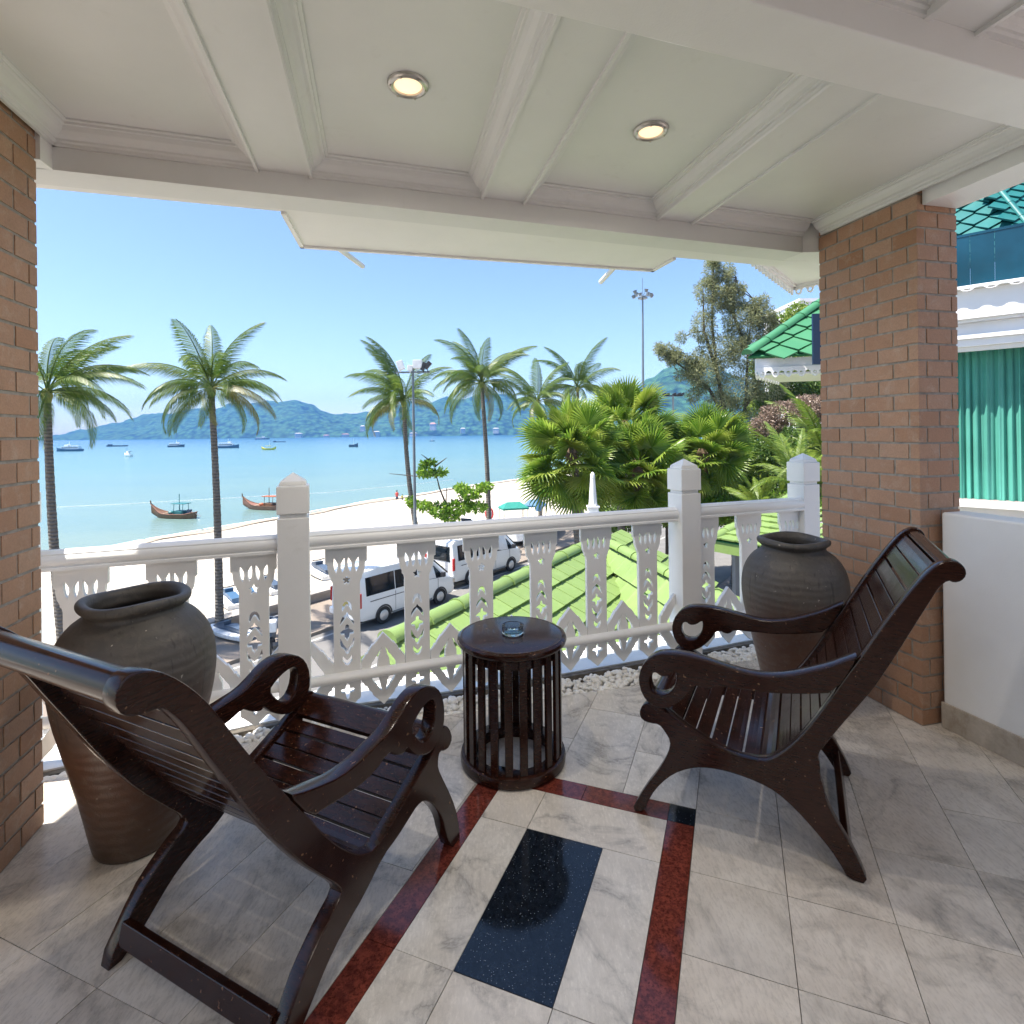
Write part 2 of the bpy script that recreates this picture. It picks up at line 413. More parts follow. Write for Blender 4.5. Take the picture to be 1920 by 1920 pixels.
# ================================================================== BALCONY: floor
O2 = at(988.3, 1553.3, 0).to_2d()
E2 = Vector((cos(radians(20.7)), -sin(radians(20.7)))); E1 = Vector((sin(radians(22.2)), cos(radians(22.2))))
def ab(a, b): return O2 + E2 * a + E1 * b
fl = tag(bpy.data.objects.new('balcony_floor', None), 'grey marble balcony floor with red and black granite inlay', None, None, 'structure'); COL.objects.link(fl)
# slab under the tiles, its edge following the pebble bed
EDGE = [(-2.6, 2.0), (-2.1, 2.26), (-1.7, 2.42), (-1.3, 2.56), (-.9, 2.68), (-.372, 2.80), (.253, 2.99), (.494, 3.05), (.71, 3.14), (1.0, 3.26), (1.3, 3.36), (1.75, 3.56)]
mb = MB(); bot = [(-4, -2.6, -.20), (4, -2.6, -.20), (4, 2.0, -.20), (2.6, 3.1, -.20)] + [(x, y, -.20) for x, y in reversed(EDGE)] + [(-4, 1.0, -.20)]
mb.hexa(bot, [(x, y, -.014) for x, y, z in bot]); part('slab', mb, M['mortar'], fl)
def inside(p):                                              # keeps the tiles on the balcony side of the pebble edge
    x, y = p
    for (x0, y0), (x1, y1) in zip(EDGE, EDGE[1:]):
        if x0 <= x <= x1: return y < y0 + (y1 - y0) * (x - x0) / (x1 - x0)
    return y < 1.5 if x < -2.6 else y < 3.62
def clip_edge(poly):
    for (x0, y0), (x1, y1) in zip(EDGE, EDGE[1:]):
        if max(p[0] for p in poly) < x0 - .02 or min(p[0] for p in poly) > x1 + .02: continue
        nx, ny = y0 - y1, x1 - x0
        f = lambda p: (p[0] - x0) * nx + (p[1] - y0) * ny
        out = []
        for i, p in enumerate(poly):
            q = poly[(i + 1) % len(poly)]; fp, fq = f(p), f(q)
            if fp <= 0: out.append(p)
            if (fp < 0 < fq) or (fq < 0 < fp):
                t_ = fp / (fp - fq); out.append((p[0] + (q[0] - p[0]) * t_, p[1] + (q[1] - p[1]) * t_))
        poly = out
        if len(poly) < 3: return []
    return poly
def tile(a0, a1, b0, b1, mat, name='tile'):
    g = .0011
    P = [tuple(ab(a, b)) for a, b in ((a0 + g, b0 + g), (a1 - g, b0 + g), (a1 - g, b1 - g), (a0 + g, b1 - g))]
    if not any(inside(p) for p in P): return
    P = clip_edge(P)
    if len(P) < 3: return
    cx = sum(p[0] for p in P) / len(P); cy = sum(p[1] for p in P) / len(P)
    if cx > 2.75 or cx < -2.6 or cy < -1.2: return
    z = rnd.uniform(-.0006, .0004); tx = rnd.uniform(-.0012, .0012); ty = rnd.uniform(-.0012, .0012)
    mb = MB(); mb.hexa([(x - cx, y - cy, -.012) for x, y in P], [(x - cx, y - cy, z + (x - cx) * tx + (y - cy) * ty) for x, y in P])
    return link(name, mb.mesh(name), M[mat], fl, loc=(cx, cy, 0))
def col(a0, a1, joints, mat='marble'):
    for b0, b1 in zip(joints, joints[1:]): tile(a0, a1, b0, b1, mat)
j = lambda *x: sorted(x)
J = .3105
col(.568, .856, j(-2.45, -1.85, -1.235, -.615, -.304, 0, .315, .93, 1.55, 2.2))
col(.856, 1.144, j(-2.45, -1.85, -1.235, -.93, -.304, 0, .624, 1.24, 1.86))
col(1.144, 1.435, j(-2.45, -1.545, -.93, -.304, .0, .318, .935, 1.55, 2.2))
col(1.435, 1.733, j(-2.45, -1.85, -1.235, -.615, 0, .318, .631, 1.24, 1.86))
col(1.733, 2.02, j(-2.45, -1.545, -.93, -.304, .318, .935, 1.55, 2.2))
col(2.02, 2.31, j(-1.85, -1.235, -.615, 0, .62, 1.24, 1.86))
col(2.31, 2.6, j(-1.545, -.93, -.304, .318, .935, 1.55))
col(2.6, 2.9, j(-1.85, -1.235, -.615, 0, .62, 1.24))
for k, (a0, a1) in enumerate(((-.289, 0), (0, .289), (.289, .568), (-.578, -.289), (-.867, -.578), (-1.156, -.867), (-1.445, -1.156))):
    jj = (.315, .624, 1.24, 1.86, 2.4) if k in (0, 2, 4, 6) else (.315, .932, 1.55, 2.2)
    if k >= 3: jj = (-.312,) + jj[0:]
    col(a0, a1, jj, 'marble_light' if k < 4 else 'marble')
# inner field between the stripes
for a0, a1 in ((-.185, 0), (.279, .472)):
    col(a0, a1, (-2.25, -1.7, -1.135, -.567, 0), 'marble_light')
tile(-.185, 0, 0, .216, 'marble_light'); tile(0, .472, 0, .216, 'marble_light')
tile(0, .279, -1.135, -.567, 'marble_light'); tile(0, .279, -2.25, -1.7, 'marble_light')
tile(0, .279, -.567, 0, 'black_granite', 'granite_inlay'); tile(0, .279, -1.7, -1.135, 'black_granite', 'granite_inlay')
for a0, a1 in ((.472, .568), (-.281, -.185)):
    for b0, b1 in ((-.567, .216), (-1.135, -.567), (-1.7, -1.135), (-2.25, -1.7)): tile(a0, a1, b0, b1, 'red_granite', 'granite_strip')
    tile(a0, a1, .216, .315, 'black_granite', 'granite_corner')
tile(-.185, .144, .216, .315, 'red_granite', 'granite_strip'); tile(.144, .472, .216, .315, 'red_granite', 'granite_strip')
col(-.569, -.281, j(-2.2, -1.545, -.93, -.312), 'marble'); tile(-.289, -.281, -.312, .315, 'marble')
col(-.853, -.569, j(-2.2, -1.85, -.93, -.312)); col(-1.145, -.853, j(-2.2, -1.545, -.93, -.312, .0))
col(-1.435, -1.145, j(-2.2, -1.85, -.93, -.312)); col(-1.725, -1.435, j(-1.85, -.93, -.312, .3, .9)); col(-2.01, -1.725, j(-1.545, -.93, 0, .6, 1.2)); col(-2.3, -2.01, j(-1.2, -.6, 0, .6, 1.2))

# ------------------------------------------------------------------ outer ledge under the railing, kerb and pebbles
R0 = Vector((-1.03, 2.75)); RD = Vector((cos(radians(19.7)), sin(radians(19.7)))); RN = Vector((-RD.y, RD.x))
def rp(s, n=0.0): return R0 + RD * s + RN * n
ledge = MB()
CURB = [(-2.7, 1.98), (-2.2, 2.3), (-1.75, 2.52), (-1.3, 2.735), (-.849, 2.93), (-.3, 3.075), (.3, 3.265), (.791, 3.44), (1.25, 3.60), (1.75, 3.80), (2.3, 4.0)]
OUT = [tuple(rp(s, .34)) for s in (-1.9, -1.4, -.95, -.5, -.03, .6, 1.15, 1.75, 2.25, 2.8, 3.5)]
for (c0, c1, o0, o1) in zip(CURB, CURB[1:], OUT, OUT[1:]):
    ledge.hexa([(*c0, -.3), (*c1, -.3), (*o1, -.3), (*o0, -.3)], [(*c0, .004), (*c1, .004), (*o1, .004), (*o0, .004)])
lg = structure('balcony_ledge', ledge, M['slab_white'])
kb = MB()
for c0, c1 in zip(CURB, CURB[1:]):
    kb.wall(c0, c1, -.16, -.004, -.035)
structure('kerb', kb, M['curb_concrete'])
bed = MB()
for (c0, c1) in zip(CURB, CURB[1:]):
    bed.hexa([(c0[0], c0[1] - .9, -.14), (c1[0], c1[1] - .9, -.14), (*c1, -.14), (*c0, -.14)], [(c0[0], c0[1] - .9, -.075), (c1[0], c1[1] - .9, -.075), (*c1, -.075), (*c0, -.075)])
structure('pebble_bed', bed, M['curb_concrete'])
def between(L, x):
    for (x0, y0), (x1, y1) in zip(L, L[1:]):
        if x0 <= x <= x1: return y0 + (y1 - y0) * (x - x0) / (x1 - x0)
    return L[-1][1]
ico = bmesh.new(); bmesh.ops.create_icosphere(ico, subdivisions=2, radius=1)
IV = np.array([v.co[:] for v in ico.verts]); IF = [tuple(v.index for v in f.verts) for f in ico.faces]; ico.free()
pb = MB(); rs = np.random.RandomState(3)
for layer, zz, n in ((0, -.06, 1500), (1, -.032, 2300), (2, -.014, 900)):
    for i in range(n):
        x = rs.uniform(-2.1, 1.75); ya = between(EDGE, x) + .012; yb = between(CURB, x) - .045
        if yb < ya: continue
        y = rs.uniform(ya, yb); r = rs.uniform(.009, .019)
        Rm = np.array(Matrix.Rotation(rs.uniform(0, 6.3), 3, 'Z') @ Matrix.Rotation(rs.uniform(-.6, .6), 3, 'X'))
        Vv = (IV * (1 + .12 * np.sin(IV[:, [1, 2, 0]] * 2.3 + rs.uniform(0, 6)))) * np.array([r * rs.uniform(.9, 1.4), r, r * rs.uniform(.6, .85)]) @ Rm.T + np.array([x, y, zz + rs.uniform(-.006, .006)])
        pb.add(Vv.tolist(), IF)
pm = pb.mesh('pebbles'); smooth(pm, 180)
tag(link('pebbles', pm, M['pebble']), 'white rounded pebbles filling the strip along the railing', None, None, 'stuff')

# ================================================================== railing
rail = root('balcony_railing', 'white fretwork balcony railing with carved boards and posts', 'railing', (*rp(1.1), 0))
RA = math.atan2(RD.y, RD.x)
def rmat(s, z, n=0.0): # plate in XY (x along rail, y up) -> place
    p = rp(s, n)
    return Matrix.Translation((p.x, p.y, z)) @ Matrix.Rotation(RA, 4, 'Z') @ Matrix.Rotation(pi / 2, 4, 'X')
def post(s, top=1.2, n=0.0):
    mb = MB()
    def sq(h, z0, z1, h1=None):
        h1 = h if h1 is None else h1
        P = lambda a, z: [(*(rp(s, n) + RD * x + RN * y), z) for x, y in ((-a, -a), (a, -a), (a, a), (-a, a))]
        mb.hexa(P(h, z0), P(h1, z1))
    sq(.073, .0, top - .155); sq(.062, top - .155, top - .135); sq(.075, top - .135, top); sq(.075, top, top + .004, .064); sq(.064, top + .004, top + .022, .06); sq(.06, top + .022, top + .064, .002)
    return part('post', mb, M['white_paint'], rail, bev=.004)
post(-.073); post(2.27, 1.205); post(3.315, 1.215, .03); post(-1.20, 1.21, .0)
TR = [(-.044, .0), (-.044, .012), (-.035, .016), (-.043, .028), (-.046, .042), (-.043, .056), (-.033, .066), (-.033, .072), (-.016, .084), (.0, .088), (.016, .084), (.033, .072), (.033, .066), (.043, .056), (.046, .042), (.043, .028), (.035, .016), (.044, .012), (.044, .0)]
LR = [(-.03 + .03 * (1 - cos(a)), 0.024 + .025 * sin(a)) for a in [0]]
LR = [(.032 * cos(a), .0235 + .0245 * sin(a)) for a in [i * pi / 7 for i in range(14)]]
for s0, s1, z in ((.0, 2.197, .875), (2.343, 3.245, .884), (-1.13, -.146, .873)):
    mb = MB().sweep(TR, (*rp(s0), z), (*rp(s1), z)); part('top_rail', mb, M['white_paint'], rail, True)
for s0, s1, z in ((.0, 2.197, .186), (2.343, 3.245, .19), (-1.13, -.146, .19)):
    mb = MB().sweep(LR, (*rp(s0, -.022), z), (*rp(s1, -.022), z)); part('lower_rail', mb, M['white_paint'], rail, True)
def mirror(L): return L + [(-x, y) for x, y in reversed(L) if abs(x) > 1e-6]
def wide_board(flower):
    o = [(.104, .875), (.103, .79), (.094, .785), (.093, .768), (.088, .735), (.078, .715), (.077, .702), (.071, .698), (.0665, .68), (.0655, .12), (.0655, .085), (.058, .075), (.052, .074), (.0, .026)]
    out = [(-x, y) for x, y in o[:-1]] + [(0, .026)] + list(reversed(o[:-1]))
    holes = []
    for cx, sg in ((-.052, 1), (-.018, -1), (.018, 1), (.052, -1)):     # four slanted leaves
        L = [(-.009, .042), (-.001, .032), (.009, .012), (.010, -.008), (.003, -.038), (-.006, -.024), (-.011, .0), (-.012, .022)]
        L = [(cx + sg * x, .776 + y - .002) for x, y in L]
        holes.append(L)
    if flower: holes.append([(.0 + r * cos(a), .697 + r * 1.1 * sin(a)) for i in range(20) for a in [pi / 2 + i * pi / 10] for r in [.021 if i % 4 == 0 else (.011 if i % 4 == 2 else .018)]])
    else: holes.append([(r * cos(a), .697 + r * 1.15 * sin(a)) for i in range(10) for a in [pi / 2 + i * pi / 5] for r in [.024 if i % 2 == 0 else .012]])
    holes.append(mirror([(0, .590), (.012, .586), (.022, .570), (.025, .545), (.022, .535), (.008, .562), (0, .568)]))
    holes.append(mirror([(0, .535), (.006, .522), (.022, .510), (.033, .488), (.035, .462), (.029, .470), (.014, .492), (0, .508)]))
    holes.append(mirror([(0, .470), (.009, .463), (.011, .445), (.022, .442), (.036, .430), (.030, .418), (.013, .417), (.011, .398), (.004, .392), (0, .380)]))
    holes.append(mirror([(.033, .402), (.036, .378), (.030, .352), (.014, .340), (.008, .322), (0, .315), (0, .342), (.008, .352), (.020, .368), (.027, .384)]) if False else [(-.033, .402), (-.027, .384), (-.020, .368), (-.008, .352), (0, .345), (.008, .352), (.020, .368), (.027, .384), (.033, .402), (.036, .378), (.030, .352), (.014, .340), (.008, .322), (0, .315), (-.008, .322), (-.014, .340), (-.030, .352), (-.036, .378)])
    holes.append([(-.024, .312), (-.013, .297), (0, .285), (.013, .297), (.024, .312), (.024, .284), (.010, .262), (0, .258), (-.010, .262), (-.024, .284)])
    holes.append(mirror([(0, .166), (.008, .158), (.010, .138), (.030, .137), (.035, .128), (.030, .117), (.011, .114), (.009, .090), (.003, .082), (0, .076)]))
    return flat(out, holes, .026, .0012)
def diamond_board():
    r = [(0, .402), (.052, .343), (.056, .346), (.078, .312), (.082, .300), (.090, .302), (.096, .286), (.112, .268), (.113, .165), (.100, .148), (.098, .138), (.088, .136), (.072, .108), (.060, .098), (.056, .084), (.006, .032), (0, .026)]
    out = [(x, y) for x, y in r] + [(-x, y) for x, y in reversed(r[1:-1])]
    h = [(.007, .330), (.014, .312), (.018, .300), (.016, .294), (.030, .262), (.032, .236), (.032, .196), (.026, .168), (.018, .148), (.020, .142), (.012, .112), (.007, .096), (.016, .102), (.030, .118), (.032, .128), (.052, .150), (.062, .170), (.066, .200), (.066, .228), (.060, .252), (.044, .272), (.040, .282), (.026, .296), (.022, .308)]
    return flat(out, [h, [(-x, y) for x, y in reversed(h)]], .026, 0)
wb_f = wide_board(True); wb_s = wide_board(False); dm = diamond_board()
k = 0
WIDE = [.177 + .3635 * i for i in range(6)] + [2.44, 2.80, 3.175] + [-.960, -.607, -.258]
for s in WIDE:
    o = link('baluster_board', wb_f if k % 2 == 0 or k == 0 else wb_s, M['white_paint'], rail); o.matrix_local = Matrix.Translation(-rail.location) @ rmat(s, 0, .015); k += 1
for s in [.359 + .3635 * i for i in range(5)] + [2.62, 2.99] + [-.783, -.432]:
    o = link('diamond_board', dm, M['white_paint'], rail); o.matrix_local = Matrix.Translation(-rail.location) @ rmat(s, 0, .015)
# half diamonds beside the posts
def halfd(left):
    r = [(0, .402), (.052, .343), (.056, .346), (.078, .312), (.082, .300), (.090, .302), (.096, .286), (.112, .268), (.113, .165), (.100, .148), (.098, .138), (.088, .136), (.072, .108), (.060, .098), (.056, .084), (.006, .032), (0, .026)]
    r = [(.0, .41), (.0, .402)] if False else r
    cut = .0
    hole = [(.0, .30), (.03, .262), (.034, .24), (.034, .196), (.026, .168), (.0, .12)]
    o = [(x, y) for x, y in r]
    o = o[:] + [(0, .10), (.03, .15), (.062, .19), (.062, .236), (.03, .285), (0, .335)]
    sg = -1 if left else 1
    return flat([(sg * x, y) for x, y in o], [], .026, .0012)
hl = halfd(False); hr = halfd(True)
for s, me in ((.0, hl), (2.194, hr), (2.346 - .045, hl), (3.24, hr), (-.147, hr), (-1.125, hl)):
    if s == 2.346 - .045: continue
    o = link('half_diamond_board', me, M['white_paint'], rail); o.matrix_local = Matrix.Translation(-rail.location) @ rmat(s, 0, .015)

# ================================================================== brick piers
AA = Vector((-sin(radians(13.8)), cos(radians(13.8)))); BB = Vector((AA.y, -AA.x))
def pier(name, label, corner, sA, lenA, lenB, sB, pitch, top, shA):
    """corner: visible vertical edge; AA side runs sA*AA for lenA, other side sB*BB for lenB"""
    r = root(name, label, 'pier', (corner[0], corner[1], 0))
    da = AA * sA; db = BB * sB; m = .0035; g = .005
    c = Vector(corner)
    mb = MB(); P = [c + da * m + db * m, c + da * (lenA - m) + db * m, c + da * (lenA - m) + db * (lenB - m), c + da * m + db * (lenB - m)]
    mb.hexa([(*p, 0) for p in P], [(*p, top) for p in P]); part('mortar_core', mb, M['mortar'], r)
    cache = {}
    def brick(a0, a1, b0, b1, z):
        key = (round(a0, 3), round(a1, 3), round(b0, 3), round(b1, 3), round(z, 2) > top - pitch)
        h = min(pitch - .0115, top - z)
        if h < .02: return
        if key not in cache:
            Q = [da * a0 + db * b0, da * a1 + db * b0, da * a1 + db * b1, da * a0 + db * b1]
            cen = sum(Q, Vector((0, 0))) / 4
            q = MB(); q.hexa([(*(p - cen), 0) for p in Q], [(*(p - cen), h) for p in Q]); cache[key] = (q.mesh('brick'), cen)
        me, cen = cache[key]
        o = link('brick', me, M['brick'], r, loc=(cen.x + rnd.uniform(-.0012, .0012), cen.y + rnd.uniform(-.0012, .0012), z + rnd.uniform(-.0012, .0012)))
        o.rotation_euler = (0, 0, rnd.uniform(-.004, .004))
        if not o.modifiers and False: pass
    D = .07
    n = int(top / pitch) + 1
    for i in range(n):
        z = i * pitch + .005
        if (i + shA) % 2 == 0:
            js = [0, .0505]; js += [.0505 + .168 * k for k in range(1, 9)]
            jb = [.127]
        else:
            js = [0, .132] + [.132 + .168 * k for k in range(1, 9)]
            jb = [.05, .208]
        js = [x for x in js if x < lenA - .02] + [lenA]
        for a0, a1 in zip(js, js[1:]):
            first = a0 == 0
            brick(a0 + (0 if first else g), a1 - (0 if a1 == lenA else g), 0, (jb[0] - g if first else D), z)
        jb = [x for x in jb if x < lenB - .02] + [lenB]
        for b0, b1 in zip(jb, jb[1:]):
            brick(0, D, b0 + g, b1 - (0 if b1 == lenB else g), z)
    return r
CR = Vector((1.978, 2.642)); CL = Vector((-1.779, 2.046))
pier('brick_pier', 'reddish brown brick pier between the railing end and low white wall', CR, 1, .603, .247, 1, .0809, 2.62, 0)
pier('brick_pier', 'reddish brown brick pier cut off by the left edge behind the left chair', CL, -1, .62, .24, -1, .0806, 2.62, 1)

# low white wall on the right with marble skirting
wa = Vector((2.066, 2.640)); wb_ = wa + Vector((.094, -.331)).normalized() * 2.6
w = root('parapet_wall', 'low white plastered wall with marble skirting on the right', 'wall', (wa.x, wa.y, 0))
mb = MB().wall((wa.x + .012, wa.y), (wb_.x + .012, wb_.y), 0, 1.04, .15); part('wall_body', mb, M['render_white'], w, bev=.01)
d_ = (wb_ - wa).normalized()
for k in range(5):
    a = wa + d_ * (k * .56 + (.0 if k == 0 else .0012)); b = wa + d_ * min(2.6, (k + 1) * .56 - .0012)
    part('skirting', MB().wall((a.x, a.y), (b.x, b.y), .0, .122, .0115), M['marble_skirt'], w, bev=.003)

# ================================================================== ceiling
P0 = Vector((-1.781, 2.127)); PD = Vector((1.728 + 1.781, 3.229 - 2.127)).normalized(); PN = Vector((-PD.y, PD.x))   # inner face of the front beam; PN outwards
def bp(s, n=0.0): return P0 + PD * s + PN * n
ZC, ZJ, ZB = 2.67, 2.597, 2.5
dn4 = Vector((.2385, -.971)) * 6.2
cq = [bp(-1.1, .04), bp(3.93, .04), bp(3.93, .04) + dn4, bp(-1.1, .04) + dn4]
ce = MB().hexa([(*p, ZC) for p in cq], [(*p, ZC + .15) for p in cq])
structure('ceiling', ce, M['ceiling_paint'])
fb = root('front_beam', 'long white beam over the railing carrying the ceiling edge', 'beam', (*bp(1.8), ZB))
mb = MB(); mb.hexa([(*bp(-.9, 0), ZB), (*bp(3.69, 0), ZB), (*bp(3.69, .16), ZB), (*bp(-.9, .16), ZB)], [(*bp(-.9, 0), ZC + .02), (*bp(3.69, 0), ZC + .02), (*bp(3.69, .16), ZC + .02), (*bp(-.9, .16), ZC + .02)]); part('beam_body', mb, M['ceiling_paint'], fb)
MO = [(0, 0), (.012, .0), (.014, .012), (.024, .016), (.026, .024), (.040, .030), (.055, .044), (.064, .060), (.072, .062), (.074, .070), (.084, .072), (.085, .079), (0, .079)]
MO1 = [(0, 0), (.010, .0), (.012, .014), (.022, .016), (.023, .024), (.036, .029), (.052, .042), (.062, .056), (.070, .057), (.072, .064), (.082, .066), (.083, .0735), (0, .0735)]
def mould(p, q, z, prof, parent, side=1):
    mb = MB().sweep([(side * x, y) for x, y in prof], (*p, z), (*q, z)); return part('cornice', mb, M['ceiling_paint'], parent)
JO = []
for (s0, s1), (n0, n1) in (((.733, .944), ((-.851, 1.426), (-.638, 1.429))), ((1.732, 1.942), ((.141, 1.5), (.344, 1.566))), ((2.706, 2.92), ((1.073, 1.806), (1.27, 1.872)))):
    JO.append((bp(s0), bp(s1), Vector(n0), Vector(n1)))
XB0, XB1 = Vector((.143, 1.378)), Vector((1.824, 1.925)); XD = (XB1 - XB0).normalized(); XN = Vector((-XD.y, XD.x))
labels = ['white ceiling joist nearest the left brick pier', 'white ceiling joist between the two glowing ceiling lights', 'white ceiling joist nearest the right brick pier']
for i, (a, b, c, d) in enumerate(JO):
    far = (.0, )
    ext = 2.4
    a2 = a + (c - a).normalized() * ((c - a).length + (.1 if i else 1.6)); b2 = b + (d - b).normalized() * ((d - b).length + (.1 if i else 1.6))
    r = root('ceiling_joist', labels[i], 'joist', (*((a + b) / 2), ZJ), group='ceiling joists')
    mb = MB(); mb.hexa([(*a, ZJ), (*b, ZJ), (*b2, ZJ), (*a2, ZJ)], [(*a, ZC - .001), (*b, ZC - .001), (*b2, ZC - .001), (*a2, ZC - .001)]); part('joist_body', mb, M['ceiling_paint'], r)
    for p, q, sg in ((a, a2, 1), (b, b2, -1)):
        mb = MB().sweep([(sg * -.004, -.012), (sg * .008, -.012), (sg * .012, -.004), (sg * .010, .006), (sg * -.002, .012), (sg * -.004, .004)], (*p, ZJ), (*q, ZJ)); part('bead', mb, M['ceiling_paint'], r)
        e = (q - p).normalized() * .085
        mould(p + e * 0, q, ZC - .074, MO1, r, sg)
# bays of cornice along the front beam
segs = [(0.0, .733), (.944, 1.732), (1.942, 2.706), (2.92, 3.684)]
for s0, s1 in segs: mould(bp(s0), bp(s1), ZC - .0795, MO, fb, 1)
# side beams above the piers
sb = root('side_beam', 'white side beam resting on the right brick pier', 'beam', (2.0, 2.6, 2.5))
p0 = Vector((1.838, 3.20)); p1 = p0 + Vector((.2385, -.971)) * 3.6
nr = Vector((.971, .2385))
q0 = CR + BB * -.0 + AA * -.003; 
mb = MB(); a0 = p0 + nr * .0; mb.hexa([(*(p0), 2.622), (*(p1), 2.622), (*(p1 + nr * .26), 2.622), (*(p0 + nr * .26), 2.622)], [(*(p0), ZC + .02), (*(p1), ZC + .02), (*(p1 + nr * .26), ZC + .02), (*(p0 + nr * .26), ZC + .02)]); part('beam_body', mb, M['ceiling_paint'], sb)
g0 = CR + AA * -.004 + BB * .03; g1 = g0 - AA * 3.0
mb = MB(); mb.hexa([(*g0, 2.535), (*g1, 2.535), (*(g1 + BB * .215), 2.535), (*(g0 + BB * .215), 2.535)], [(*g0, 2.621), (*g1, 2.621), (*(g1 + BB * .215), 2.621), (*(g0 + BB * .215), 2.621)]); part('lintel', mb, M['white_paint'], sb)
mould(p0 + Vector((0, 0)), p1, ZC - .0795, MO, sb, 1)
rt = [bp(3.692, .0), CR + AA * .606, CR + AA * .606 + BB * .24, bp(3.97, .155), bp(3.692, .155)]
part('beam_end', MB().hexa([(*p, 2.502) for p in rt], [(*p, 2.665) for p in rt]), M['white_paint'], sb)
lb = root('side_beam', 'white side beam with cornice above the left brick pier', 'beam', (-1.8, 2.0, 2.5))
p0 = Vector((-1.783, 2.128)); p1 = p0 + Vector((.2385, -.971)) * 3.2; nl = Vector((-.971, -.2385))
mb = MB(); mb.hexa([(*p0, 2.622), (*p1, 2.622), (*(p1 + nl * .25), 2.622), (*(p0 + nl * .25), 2.622)], [(*p0, ZC + .02), (*p1, ZC + .02), (*(p1 + nl * .25), ZC + .02), (*(p0 + nl * .25), ZC + .02)]); part('beam_body', mb, M['ceiling_paint'], lb)
mb = MB(); mb.hexa([(*p0, 2.5), (*(p0 + (p1 - p0).normalized() * .083), 2.5), (*(p0 + (p1 - p0).normalized() * .083 + nl * .2), 2.5), (*(p0 + nl * .2), 2.5)], [(*p0, 2.621), (*(p0 + (p1 - p0).normalized() * .083), 2.621), (*(p0 + (p1 - p0).normalized() * .083 + nl * .2), 2.621), (*(p0 + nl * .2), 2.621)]); part('beam_end', mb, M['white_paint'], lb)
mould(p0, p1, ZC - .0795, MO, lb, -1)
# deep beam crossing the top right
xb = root('cross_beam', 'deep grey white beam crossing the top right corner', 'beam', (1.0, 1.5, ZB))
e0 = XB0 - XD * 2.6; e1 = XB0 + XD * 2.35; wd = XN * -.185
mb = MB(); mb.hexa([(*e0, ZB), (*e1, ZB), (*(e1 + wd), ZB), (*(e0 + wd), ZB)], [(*e0, ZC + .02), (*e1, ZC + .02), (*(e1 + wd), ZC + .02), (*(e0 + wd), ZC + .02)]); part('beam_body', mb, M['white_paint'], xb, bev=.004)
j0 = XB0 + wd + XD * 1.02; j1 = XB0 + wd + XD * 1.22
jd = Vector((.2385, -.971))
jr = root('ceiling_joist', 'shaded white joist in the top right corner behind the deep beam', 'joist', (*j0, ZJ), group='ceiling joists')
mb = MB(); mb.hexa([(*j0, ZJ), (*j1, ZJ), (*(j1 + jd * 1.5), ZJ), (*(j0 + jd * 1.5), ZJ)], [(*j0, ZC - .001), (*j1, ZC - .001), (*(j1 + jd * 1.5), ZC - .001), (*(j0 + jd * 1.5), ZC - .001)]); part('joist_body', mb, M['ceiling_paint'], jr)
for p, sg in ((j0, 1), (j1, -1)):
    mb = MB().sweep([(sg * -.004, -.014), (sg * .012, -.012), (sg * .014, .006), (sg * -.004, .004)], (*p, ZJ), (*(p + jd * 1.5), ZJ)); part('bead', mb, M['ceiling_paint'], jr)
    mould(p, p + jd * 1.5, ZC - .074, MO1, jr, sg)
mould(XB0 + wd + XD * -1.6, j0, ZC - .0795, [(x * .8, y) for x, y in MO], xb, 1); mould(j1, XB0 + wd + XD * 3, ZC - .0795, [(x * .8, y) for x, y in MO], xb, 1)
# outer soffit of the roof, with its stepped outer edge
so = [(-2.9, 2.01), (-1.966, 2.285), (-1.071, 2.55), (-1.164, 3.023), (.936, 3.555), (1.007, 3.225), (1.565, 3.385), (2.3, 3.62), (2.35, 3.42), (1.90, 3.30), (-.9, 2.42), (-2.9, 1.80)]
so = [(-2.9, 2.01), (-1.966, 2.285), (-1.071, 2.55), (-1.164, 3.023), (.936, 3.555), (1.007, 3.30), (1.565, 3.46), (2.4, 3.72), (2.45, 3.45)] + [tuple(bp(3.69, .161)), tuple(bp(-.9, .161))] + [(-2.9, 1.80)]
ef = root('roof_soffit', 'flat white roof soffit stepping out beyond the front beam', 'soffit', (-.1, 3.0, ZB))
rb_ = [(x, y, ZB + .001) for x, y in so]; mb = MB().hexa(rb_, [(x, y, ZB + .10) for x, y, z in rb_]); part('soffit_panel', mb, M['white_paint'], ef)
tr_ = [so[1], so[2], so[3], so[4], so[5]]
for (a, b) in ((so[2], so[3]), (so[3], so[4]), (so[4], so[5])):
    part('edge_trim', MB().wall(a, b, ZB - .012, ZB + .13, -.022), M['white_paint'], ef)
for px, py, px2, py2, dz in ((633, 468, 641, 494, 0), (1152, 505, 1141, 522, 0)):
    a = aty(px, py - 4, 3.16 if px < 800 else 3.55); b = a + Vector((.03 if px < 800 else -.02, .42, .02))
    solo('drain_spout', MB().tube([a + Vector((0, -.05, .03)), a, b], .017, 10), M['white_paint'], 'short white drain spout poking from the %s end of the soffit' % ('left' if px < 800 else 'right'), 'spout', sm=True)
# unseen slab added overhead to keep sun off all but the rail's left end
us = MB()
U = [(-3.1, -2.8), (2.6, -2.8), (2.6, 4.45), (-3.1, 2.62)]
us.hexa([(x, y, 3.95) for x, y in U], [(x, y, 4.2) for x, y in U])
tag(structure('rail_shade_slab', us, M['white_paint']))

